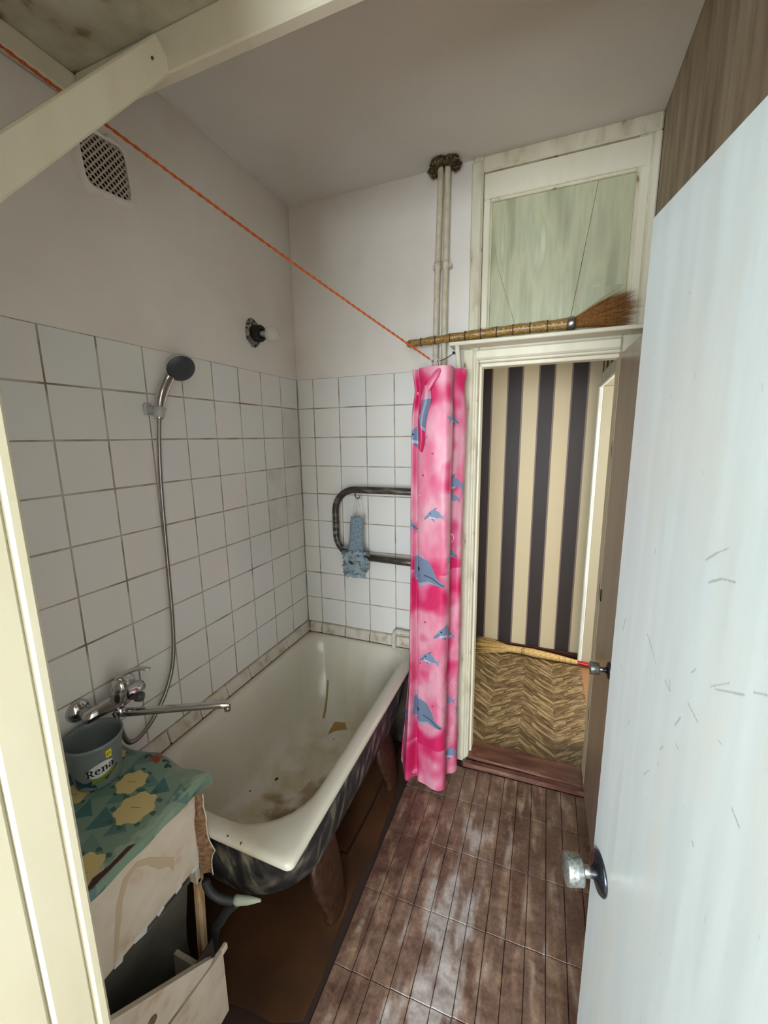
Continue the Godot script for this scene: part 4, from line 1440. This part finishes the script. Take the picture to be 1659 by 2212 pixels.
func build_mixer_and_shower() -> void:
	var t := thing("bath_mixer", "chrome bath mixer tap with a long swivel spout on the tiles", "tap")
	var yc := 0.925
	var xc := 0.062
	for z in [1.125, 1.275]:
		var f := obj("wall_flange", lathe([[0.034, 0.0], [0.034, 0.004], [0.028, 0.014], [0.018, 0.020], [0.014, 0.022]], 28), M.chrome, t, V(0.0005, yc, z), along(V(1, 0, 0)))
		obj("union_nut", lathe([[0.014, 0.02], [0.0175, 0.021], [0.0175, 0.044], [0.015, 0.046]], 6), M.chrome_dull, f)
	obj("body", tube([V(xc, yc, 1.295), V(xc, yc, 1.292), V(xc, yc, 1.26), V(xc + 0.006, yc, 1.22), V(xc + 0.008, yc, 1.185), V(xc + 0.004, yc, 1.15), V(xc, yc, 1.112), V(xc, yc, 1.108)], [0.012, 0.018, 0.019, 0.022, 0.026, 0.021, 0.018, 0.012], 20), M.chrome, t)
	var up := V(0.35, 1, 0.0).normalized()
	var cart := obj("cartridge", lathe([[0.027, 0.0], [0.028, 0.012], [0.025, 0.04], [0.023, 0.045], [0.024, 0.062], [0.016, 0.072], [0.002, 0.075]], 28), M.chrome, t, V(xc + 0.008, yc + 0.006, 1.195), along(up))
	# lever: a flat arched blade
	var rows := []
	for i in 13:
		var f := i / 12.0
		var c := V(xc + 0.012 + f * 0.075, yc + 0.074 + 0.030 * sin(f * PI * 0.62) - 0.012 * f * f, 1.200 - f * 0.062)
		var side := V(0.062, 0, 0.075).normalized() * lerpf(0.013, 0.0105, f)
		var th := lerpf(0.006, 0.0028, f)
		rows.append([c - side, c - side * 0.6 + V(0, th, 0), c + side * 0.6 + V(0, th, 0), c + side, c + side * 0.6 - V(0, th, 0), c - side * 0.6 - V(0, th, 0)])
	obj("lever", grid_mesh(rows, true, true, true), M.chrome, t)
	obj("diverter_knob", lathe([[0.008, 0.0], [0.008, 0.018], [0.0145, 0.020], [0.016, 0.036], [0.013, 0.042], [0.002, 0.044]], 18), M.dark_plastic, t, V(xc + 0.022, yc - 0.004, 1.172), along(V(0.9, 0.05, -0.45)))
	obj("spout_collar", lathe([[0.013, -0.024], [0.0165, -0.022], [0.0165, 0.0], [0.013, 0.002]], 18), M.chrome, t, V(xc + 0.012, yc - 0.022, 1.2))
	# long flat spout
	rows = []
	var s0 := V(xc + 0.016, 0.884, 1.197)
	var s1 := V(0.335, 0.852, 1.008)
	var dir := (s1 - s0).normalized()
	var side := dir.cross(V(0, 1, 0)).normalized()
	for q in [[0.0, 0.011, 0.012], [0.12, 0.012, 0.011], [0.5, 0.012, 0.010], [0.9, 0.013, 0.010], [0.985, 0.013, 0.010], [1.0, 0.010, 0.007]]:
		var c := s0.lerp(s1, q[0])
		var row := []
		for k in 12:
			var a := TAU * k / 12
			row.append(c + side * (signf(cos(a)) * pow(absf(cos(a)), 0.6) * q[1]) + V(0, 1, 0) * (signf(sin(a)) * pow(absf(sin(a)), 0.6) * q[2]))
		rows.append(row)
	var sp := obj("spout", grid_mesh(rows, true, true, true), M.chrome, t)
	obj("spout_nozzle", lathe([[0.009, -0.024], [0.011, -0.022], [0.0115, 0.0]], 16), M.chrome, sp, s1 - dir * 0.012)

	# hand shower with its hose
	var h := thing("hand_shower", "chrome hand shower with a long metal hose on the tiled wall", "shower head")
	var hose := smooth_path([V(xc + 0.012, 0.895, 1.216), V(0.078, 0.85, 1.209), V(0.064, 0.79, 1.192), V(0.050, 0.745, 1.165), V(0.040, 0.735, 1.12), V(0.036, 0.765, 1.062), V(0.036, 0.83, 1.005), V(0.038, 0.92, 0.968), V(0.040, 1.05, 0.952), V(0.040, 1.3, 0.944), V(0.042, 1.55, 0.938), V(0.045, 1.70, 0.930), V(0.052, 1.795, 0.924)], 10)
	obj("hose", tube(hose, 0.0068, 10), M.steel_hose, h)
	# spiral windings of the hose
	var dense := []
	for i in hose.size() - 1:
		for k in 3:
			dense.append(hose[i].lerp(hose[i + 1], k / 3.0))
	var rads := []
	for i in dense.size():
		rads.append(0.0074 if i % 2 == 0 else 0.0062)
	obj("hose_winding", tube(dense, rads, 10), M.steel_hose, h)
	var hd := smooth_path([V(0.052, 1.79, 0.925), V(0.052, 1.835, 0.917), V(0.054, 1.88, 0.902), V(0.060, 1.925, 0.880), V(0.074, 1.962, 0.862)], 6)
	var hr := []
	for i in hd.size():
		var f := float(i) / (hd.size() - 1)
		hr.append(0.0125 + 0.0055 * sin(f * PI * 0.8) + 0.002 * f)
	obj("handle", tube(hd, hr, 16), M.chrome, h)
	var nrm := V(0.74, -0.60, 0.30).normalized()
	var head := obj("head", lathe([[0.012, -0.032], [0.030, -0.021], [0.045, -0.007], [0.049, 0.004], [0.048, 0.010], [0.044, 0.012]], 32), M.grey_plastic, h, V(0.098, 1.965, 0.860), along(nrm))
	obj("spray_face", lathe([[0.0472, 0.009], [0.045, 0.0135], [0.02, 0.0145], [0.001, 0.015]], 32), M.dark_plastic, head)
	var b := thing("shower_bracket", "small grey wall bracket that holds the hand shower", "bracket")
	obj("plate", box(0.012, 0.04, 0.03, 0.004), M.grey_plastic, b, V(0.0065, 1.825, 0.925))
	obj("cradle", lathe([[0.0155, -0.018], [0.017, -0.016], [0.0195, 0.016], [0.0155, 0.018], [0.0135, -0.018]], 20, false), M.grey_plastic, b, V(0.054, 1.815, 0.922), along(V(0.12, 1, -0.18)))
	obj("arm", box(0.03, 0.022, 0.016, 0.004), M.grey_plastic, b, V(0.0255, 1.823, 0.924))

func build_pipes() -> void:
	for k in 2:
		var t := thing("riser_pipe", ["cream painted riser pipe on the back wall, left of the pair", "cream painted riser pipe on the back wall, next to the door frame"][k], "pipe", Vector3.ZERO, "heating risers")
		var xs := [0.788, 0.822] if k == 0 else [0.8195, 0.822]
		var pts := []
		if k == 0:
			pts = [V(0.790, 2.862, 0.04), V(0.789, 2.75, 0.04), V(0.781, 2.46, 0.04), V(0.776, 2.2, 0.04), V(0.772, 1.6, 0.04), V(0.77, 0.9, 0.04), V(0.77, 0.005, 0.04)]
		else:
			pts = [V(0.822, 2.862, 0.042), V(0.820, 2.75, 0.042), V(0.817, 2.46, 0.042), V(0.814, 2.2, 0.042), V(0.812, 1.6, 0.042), V(0.81, 0.9, 0.042), V(0.81, 0.005, 0.042)]
		obj("tube", tube(smooth_path(pts, 5), 0.0128, 14), M.pipe_paint, t)
		obj("coupling", tube([V(pts[2].x, 2.475, 0.041), V(pts[2].x, 2.445, 0.041)], 0.0155, 14), M.pipe_paint, t)
		obj("wall_clip", box(0.010, 0.016, 0.036, 0.002), M.pipe_paint, t, V(pts[2].x + (-0.018 if k == 0 else 0.018), 2.46, 0.018))
	# hole round the pipes at the ceiling, plugged with dirty foam
	var t := thing("foam_plug", "dirty brown foam plug round the riser pipes at the ceiling", "foam")
	rng.seed = 3
	var n := noise(14.0, 131, 3)
	for q in [[0.764, 2.836, 0.036, 0.028, 0.026], [0.79, 2.853, 0.056, 0.036, 0.018], [0.838, 2.850, 0.048, 0.034, 0.022], [0.812, 2.848, 0.028, 0.026, 0.020], [0.854, 2.842, 0.030, 0.022, 0.020]]:
		var rows := []
		for i in 13:
			var row := []
			var ph := PI * i / 12.0
			for k in 18:
				var a := -TAU * k / 18
				var p := V(sin(ph) * cos(a), -cos(ph), sin(ph) * sin(a))
				var r: float = 1.0 + 0.5 * n.get_noise_3d(p.x * 0.1 + q[0], p.y * 0.1 + q[1], p.z * 0.1 + q[2])
				row.append(V(q[0], q[1], q[2]) + V(p.x * q[3], p.y * q[4], p.z * q[3] * 0.9) * r)
			rows.append(row)
		obj("lump", grid_mesh(rows, true, true, true), M.foam, t)
	# bent iron towel rail
	t = thing("towel_rail", "rusty bent iron towel rail pipe on the back wall tiles", "towel rail")
	var rail := []
	rail.append(V(0.80, 1.455, 0.075))
	rail.append(V(0.60, 1.458, 0.075))
	for k in 11:
		var a := PI / 2 + PI / 2 * k / 10
		rail.append(V(0.368 + cos(a) * 0.118, 1.34 + sin(a) * 0.118, 0.075))
	rail.append(V(0.250, 1.27, 0.075))
	for k in 11:
		var a := PI + PI / 2 * k / 10
		rail.append(V(0.36 + cos(a) * 0.11, 1.215 + sin(a) * 0.11, 0.075))
	rail.append(V(0.60, 1.098, 0.075))
	rail.append(V(0.80, 1.095, 0.075))
	obj("tube", tube(rail, 0.0178, 16), M.iron_rail, t)
	for y in [1.456, 1.096]:
		obj("stub", tube([V(0.80, y, 0.092), V(0.80, y, 0.05)], 0.0185, 14), M.iron_rail, t)
	obj("hook", tube(smooth_path([V(0.372, 1.447, 0.09), V(0.378, 1.425, 0.094), V(0.392, 1.416, 0.096), V(0.402, 1.424, 0.095)], 4), 0.004, 8), M.iron_rail, t)
	# short white waste elbow above the bath rim
	t = thing("white_elbow_pipe", "short white elbow pipe in the corner above the bathtub's far rim", "pipe")
	obj("tube", tube(smooth_path([V(0.556, 0.594, 0.034), V(0.556, 0.64, 0.034), V(0.558, 0.67, 0.034), V(0.572, 0.688, 0.034), V(0.60, 0.692, 0.034), V(0.69, 0.692, 0.034)], 5), 0.0125, 12), M.pvc_white, t)
	obj("socket", tube([V(0.566, 0.69, 0.034), V(0.60, 0.692, 0.034)], 0.016, 12), M.pvc_white, t)

func build_small_things() -> void:
	# wall lamp: burnt socket with a bare bulb
	var t := thing("wall_lamp", "bare bulb in a burnt black socket on the left wall", "lamp", V(-0.002, 2.195, 0.335))
	var n := noise(3.0, 141, 3)
	var rows := []
	for q in [[0.062, 0.0], [0.058, 0.006], [0.046, 0.010], [0.034, 0.012]]:
		var row := []
		for k in 24:
			var a := -TAU * k / 24
			var r: float = q[0] * (1.0 + 0.16 * n.get_noise_2d(cos(a), sin(a)))
			row.append(V(cos(a) * r, q[1], sin(a) * r * 0.86))
		rows.append(row)
	obj("plaster_rose", grid_mesh(rows, true, true, true), M.burnt, t, Vector3.ZERO, along(V(1, 0, 0)))
	var ax := V(1, -0.16, 0.10).normalized()
	obj("socket", lathe([[0.032, 0.0], [0.036, 0.006], [0.036, 0.046], [0.033, 0.052], [0.020, 0.053], [0.018, 0.046], [0.002, 0.045]], 26), M.black, t, Vector3.ZERO, along(ax))
	var bulb := obj("bulb", lathe([[0.013, 0.045], [0.0135, 0.066], [0.019, 0.080], [0.030, 0.096], [0.0335, 0.112], [0.0295, 0.130], [0.016, 0.142], [0.001, 0.146]], 28), M.glass, t, Vector3.ZERO, along(ax))
	obj("filament_stem", lathe([[0.004, 0.05], [0.005, 0.075], [0.002, 0.1]], 10), M.white_print, bulb)
	obj("cap", lathe([[0.0125, 0.044], [0.0128, 0.058]], 16), M.chrome_dull, bulb)

	# ventilation grille
	t = thing("vent_grille", "perforated vent grille set in plaster high on the left wall", "vent", V(-0.0025, 2.527, 0.972))
	t.rotation.x = 0.10
	var st := SurfaceTool.new()
	st.begin(Mesh.PRIMITIVE_TRIANGLES)
	st.set_smooth_group(-1)
	var cell := 0.0190
	var N := 8
	var half := cell * N * 0.5
	for i in N:
		for j in N:
			# rows staggered half a cell apart by shearing the corner points
			var cz := -half + (i + 0.5) * cell
			var cy := -half + (j + 0.5) * cell
			for k in 8:
				var a0 := TAU * k / 8 + PI / 8
				var a1 := TAU * (k + 1) / 8 + PI / 8
				var sq := func(a):
					var c := Vector2(cos(a), sin(a))
					return c / maxf(absf(c.x), absf(c.y)) * cell * 0.5
				var s0: Vector2 = sq.call(a0)
				var s1: Vector2 = sq.call(a1)
				var r := 0.0053
				var p := [V(0.006, cy + s0.y, cz + s0.x), V(0.006, cy + s1.y, cz + s1.x), V(0.006, cy + sin(a1) * r, cz + cos(a1) * r), V(0.006, cy + sin(a0) * r, cz + cos(a0) * r)]
				quad_out(st, p, V(1, 0, 0))
				quad_out(st, [p[2], p[3], p[3] - V(0.0015, 0, 0), p[2] - V(0.0015, 0, 0)], V(0, -sin(a0), -cos(a0)))
	st.generate_normals()
	obj("perforated_plate", st.commit(), M.vent_plate, t)
	# plaster smeared round the edge
	rows = []
	for q in [[0.93, 0.0075], [1.0, 0.0115], [1.10, 0.010], [1.17, 0.004], [1.20, 0.0]]:
		var row := []
		for k in 40:
			var a := -TAU * k / 40
			var c := Vector2(cos(a), sin(a))
			var w: Vector2 = c / pow(pow(absf(c.x), 8.0) + pow(absf(c.y), 8.0), 1.0 / 8.0) * half
			var r: float = q[0] + (q[0] - 0.93) * 0.9 * n.get_noise_2d(c.x * 0.7 + 5, c.y * 0.7)
			row.append(V(q[1], w.y * r, w.x * r))
		rows.append(row)
	obj("plaster_edge", grid_mesh(rows, true), M.plaster, t)

	# bath mitt hanging on the rail
	t = thing("bath_mitt", "grey-blue bath mitt with a ruffled end hanging from the towel rail", "bath mitt", V(0.395, 0, 0.11))
	rows = []
	for i in 13:
		var f := i / 12.0
		var row := []
		var hw := lerpf(0.034, 0.044, f) + 0.002 * sin(f * 9)
		var hz := lerpf(0.006, 0.016, sin(f * PI * 0.7))
		for k in 20:
			var a := TAU * k / 20
			var fold := 0.0035 * sin(a * 3.0 + f * 2.0)
			row.append(V(-0.004 - 0.016 * f + cos(a) * hw, 1.325 - 0.20 * f, sin(a) * (hz + fold)))
		rows.append(row)
	obj("sleeve", grid_mesh(rows, true, true, true), M.mitt, t)
	rng.seed = 12
	st = SurfaceTool.new()
	st.begin(Mesh.PRIMITIVE_TRIANGLES)
	st.set_smooth_group(-1)
	for i in 190:
		var a := rng.randf() * TAU
		var f := rng.randf()
		var p := V(-0.02 + cos(a) * 0.046 * (1.1 - 0.25 * f), 1.155 - 0.135 * f, sin(a) * 0.018)
		var out := V(cos(a) * 0.7, -0.25 + rng.randf_range(-0.4, 0.4), sin(a) + 0.15).normalized()
		var sd := out.cross(V(rng.randf_range(-0.5, 0.5), 1, rng.randf_range(-0.5, 0.5))).normalized() * rng.randf_range(0.008, 0.014)
		var tip := p + out * rng.randf_range(0.02, 0.034)
		var upv := sd.cross(out).normalized() * 0.005
		quad_out(st, [p - sd * 0.5, p + sd * 0.5, (p + tip) * 0.5 + sd + upv, (p + tip) * 0.5 - sd + upv], V(0, 0, 1))
		quad_out(st, [(p + tip) * 0.5 - sd + upv, (p + tip) * 0.5 + sd + upv, tip + sd * 0.8 - upv, tip - sd * 0.8 - upv], V(0, 0, 1))
	st.generate_normals()
	var rf := obj("ruffle", st.commit(), M.mitt_light, t)
	rf.set_meta("kind", "stuff")
	obj("loop", tube(smooth_path([V(-0.030, 1.315, 0.004), V(-0.018, 1.38, 0.0), V(-0.010, 1.428, -0.012), V(0.0, 1.428, -0.010), V(0.012, 1.38, 0.0), V(0.026, 1.318, 0.004)], 6), 0.0018, 6), M.string, t)

	# narrow board over the doorway
	t = thing("door_shelf", "narrow cream shelf board above the hall doorway", "shelf")
	slab("board", V(0.852, 2.106, 0.028), V(1.598, 2.122, 0.115), M.cream, t, 0.003)
	var br := obj("bracket", box(0.018, 0.20, 0.018, 0.003), M.cream, t, V(0.888, 2.016, 0.066))
	br.rotation.x = 0.42

func build_brooms() -> void:
	# broom lying along the shelf
	var t := thing("broom", "straw hand broom lying on the shelf above the doorway", "broom")
	var a := V(0.652, 2.137, 0.082)
	var b := V(1.325, 2.153, 0.078)
	var pts := []
	var rad := []
	var n := noise(22.0, 151, 2)
	for i in 61:
		var f := i / 60.0
		pts.append(a.lerp(b, f) + V(0, 0.006 * sin(f * 2.8), 0))
		rad.append(0.0155 + 0.006 * f + 0.0014 * sin(f * 46.0) + 0.001 * n.get_noise_2d(f, 0))
	rad[0] = 0.010
	obj("handle", tube(pts, rad, 16), M.straw, t)
	for i in 9:
		var f := 0.10 + i * 0.098
		var c := a.lerp(b, f) + V(0, 0.006 * sin(f * 2.8), 0)
		var r := 0.0165 + 0.006 * f
		obj("twine", tube([c - V(0.0022, 0, 0), c - V(0.0018, 0, 0), c + V(0.0018, 0, 0), c + V(0.0022, 0, 0)], [r, r + 0.0012, r + 0.0012, r], 16), M.straw_band, t)
	obj("wire_binding", tube([V(1.318, 2.154, 0.078), V(1.322, 2.154, 0.078), V(1.345, 2.156, 0.078), V(1.352, 2.156, 0.078)], [0.022, 0.026, 0.026, 0.022], 16), M.chrome_dull, t)
	rng.seed = 21
	var st := SurfaceTool.new()
	st.begin(Mesh.PRIMITIVE_TRIANGLES)
	st.set_smooth_group(-1)
	for i in 420:
		var u := rng.randf_range(-1, 1)
		var w := rng.randf_range(-1, 1)
		var p := V(1.345, 2.156 + u * 0.016, 0.078 + w * 0.016)
		var len_ := rng.randf_range(0.18, 0.245) - 0.03 * absf(u)
		var q := p + V(len_, maxf(0.030 + u * 0.055, -0.026) + rng.randf_range(-0.008, 0.012), w * 0.022)
		q.x = minf(q.x, 1.594)
		q.y = maxf(q.y, 2.126)
		p.y = maxf(p.y, 2.142)
		var mid := (p + q) * 0.5 + V(0, 0.004, 0)
		var s := V(0, 0.0009, 0.0009)
		var s2 := V(0, 0.0009, -0.0009)
		for e in [s, s2]:
			quad_out(st, [p - e, p + e, mid + e, mid - e], V(0, 0, 1))
			tri_out(st, mid - e, mid + e, q, V(0, 0, 1))
	st.generate_normals()
	obj("bristles", st.commit(), M.bristle, t).set_meta("kind", "stuff")

	# long broom on the hall floor against the skirting
	t = thing("broom", "yellow straw broom with a red handle lying on the hall floor", "broom")
	var z := -1.225
	obj("head", tube(smooth_path([V(1.02, 0.030, z - 0.006), V(1.10, 0.036, z), V(1.19, 0.040, z + 0.004), V(1.26, 0.038, z + 0.008), V(1.40, 0.034, z + 0.014), V(1.52, 0.030, z + 0.020), V(1.575, 0.028, z + 0.023)], 6), tube_radii([0.028, 0.027, 0.026, 0.031, 0.026, 0.019, 0.016], 6), 18), M.broom_yellow, t)
	for x in [1.175, 1.185, 1.195, 1.33, 1.37, 1.41, 1.45, 1.49, 1.53]:
		var zz: float = z + 0.004 + (x - 1.19) * 0.05
		var rr: float = 0.0275 if x < 1.2 else lerpf(0.031, 0.0185, (x - 1.26) / 0.30)
		var yy: float = 0.040 if x < 1.2 else lerpf(0.038, 0.029, (x - 1.26) / 0.30)
		obj("stitching", tube([V(x - 0.0012, yy, zz), V(x + 0.0012, yy, zz)], rr, 16), M.straw_band, t)
	obj("handle", tube([V(1.57, 0.028, z + 0.023), V(1.578, 0.028, z + 0.0235), V(1.95, 0.022, z + 0.045), V(2.05, 0.02, z + 0.05)], [0.0135, 0.0145, 0.0145, 0.012], 14), M.red_paint, t)
	st = SurfaceTool.new()
	st.begin(Mesh.PRIMITIVE_TRIANGLES)
	st.set_smooth_group(-1)
	rng.seed = 23
	for i in 320:
		var u := rng.randf_range(-1, 1)
		var w := rng.randf_range(-1, 1)
		var p := V(1.06, 0.033 + u * 0.022, z + w * 0.024)
		var q := V(0.80 + rng.randf_range(0, 0.07), maxf(0.006, 0.040 + u * 0.045), z + w * 0.085 + 0.02)
		q.z = maxf(q.z, -1.278)
		var mid := (p + q) * 0.5
		for e in [V(0, 0.0012, 0.0012), V(0, 0.0012, -0.0012)]:
			quad_out(st, [p - e, p + e, mid + e, mid - e], V(0, 1, 1))
			tri_out(st, mid - e, mid + e, q, V(0, 1, 1))
	st.generate_normals()
	obj("bristles", st.commit(), M.broom_yellow, t).set_meta("kind", "stuff")

func tube_radii(r: Array, per: int) -> Array:
	var out := []
	for i in r.size() - 1:
		for k in per:
			out.append(lerpf(r[i], r[i + 1], float(k) / per))
	out.append(r[-1])
	return out
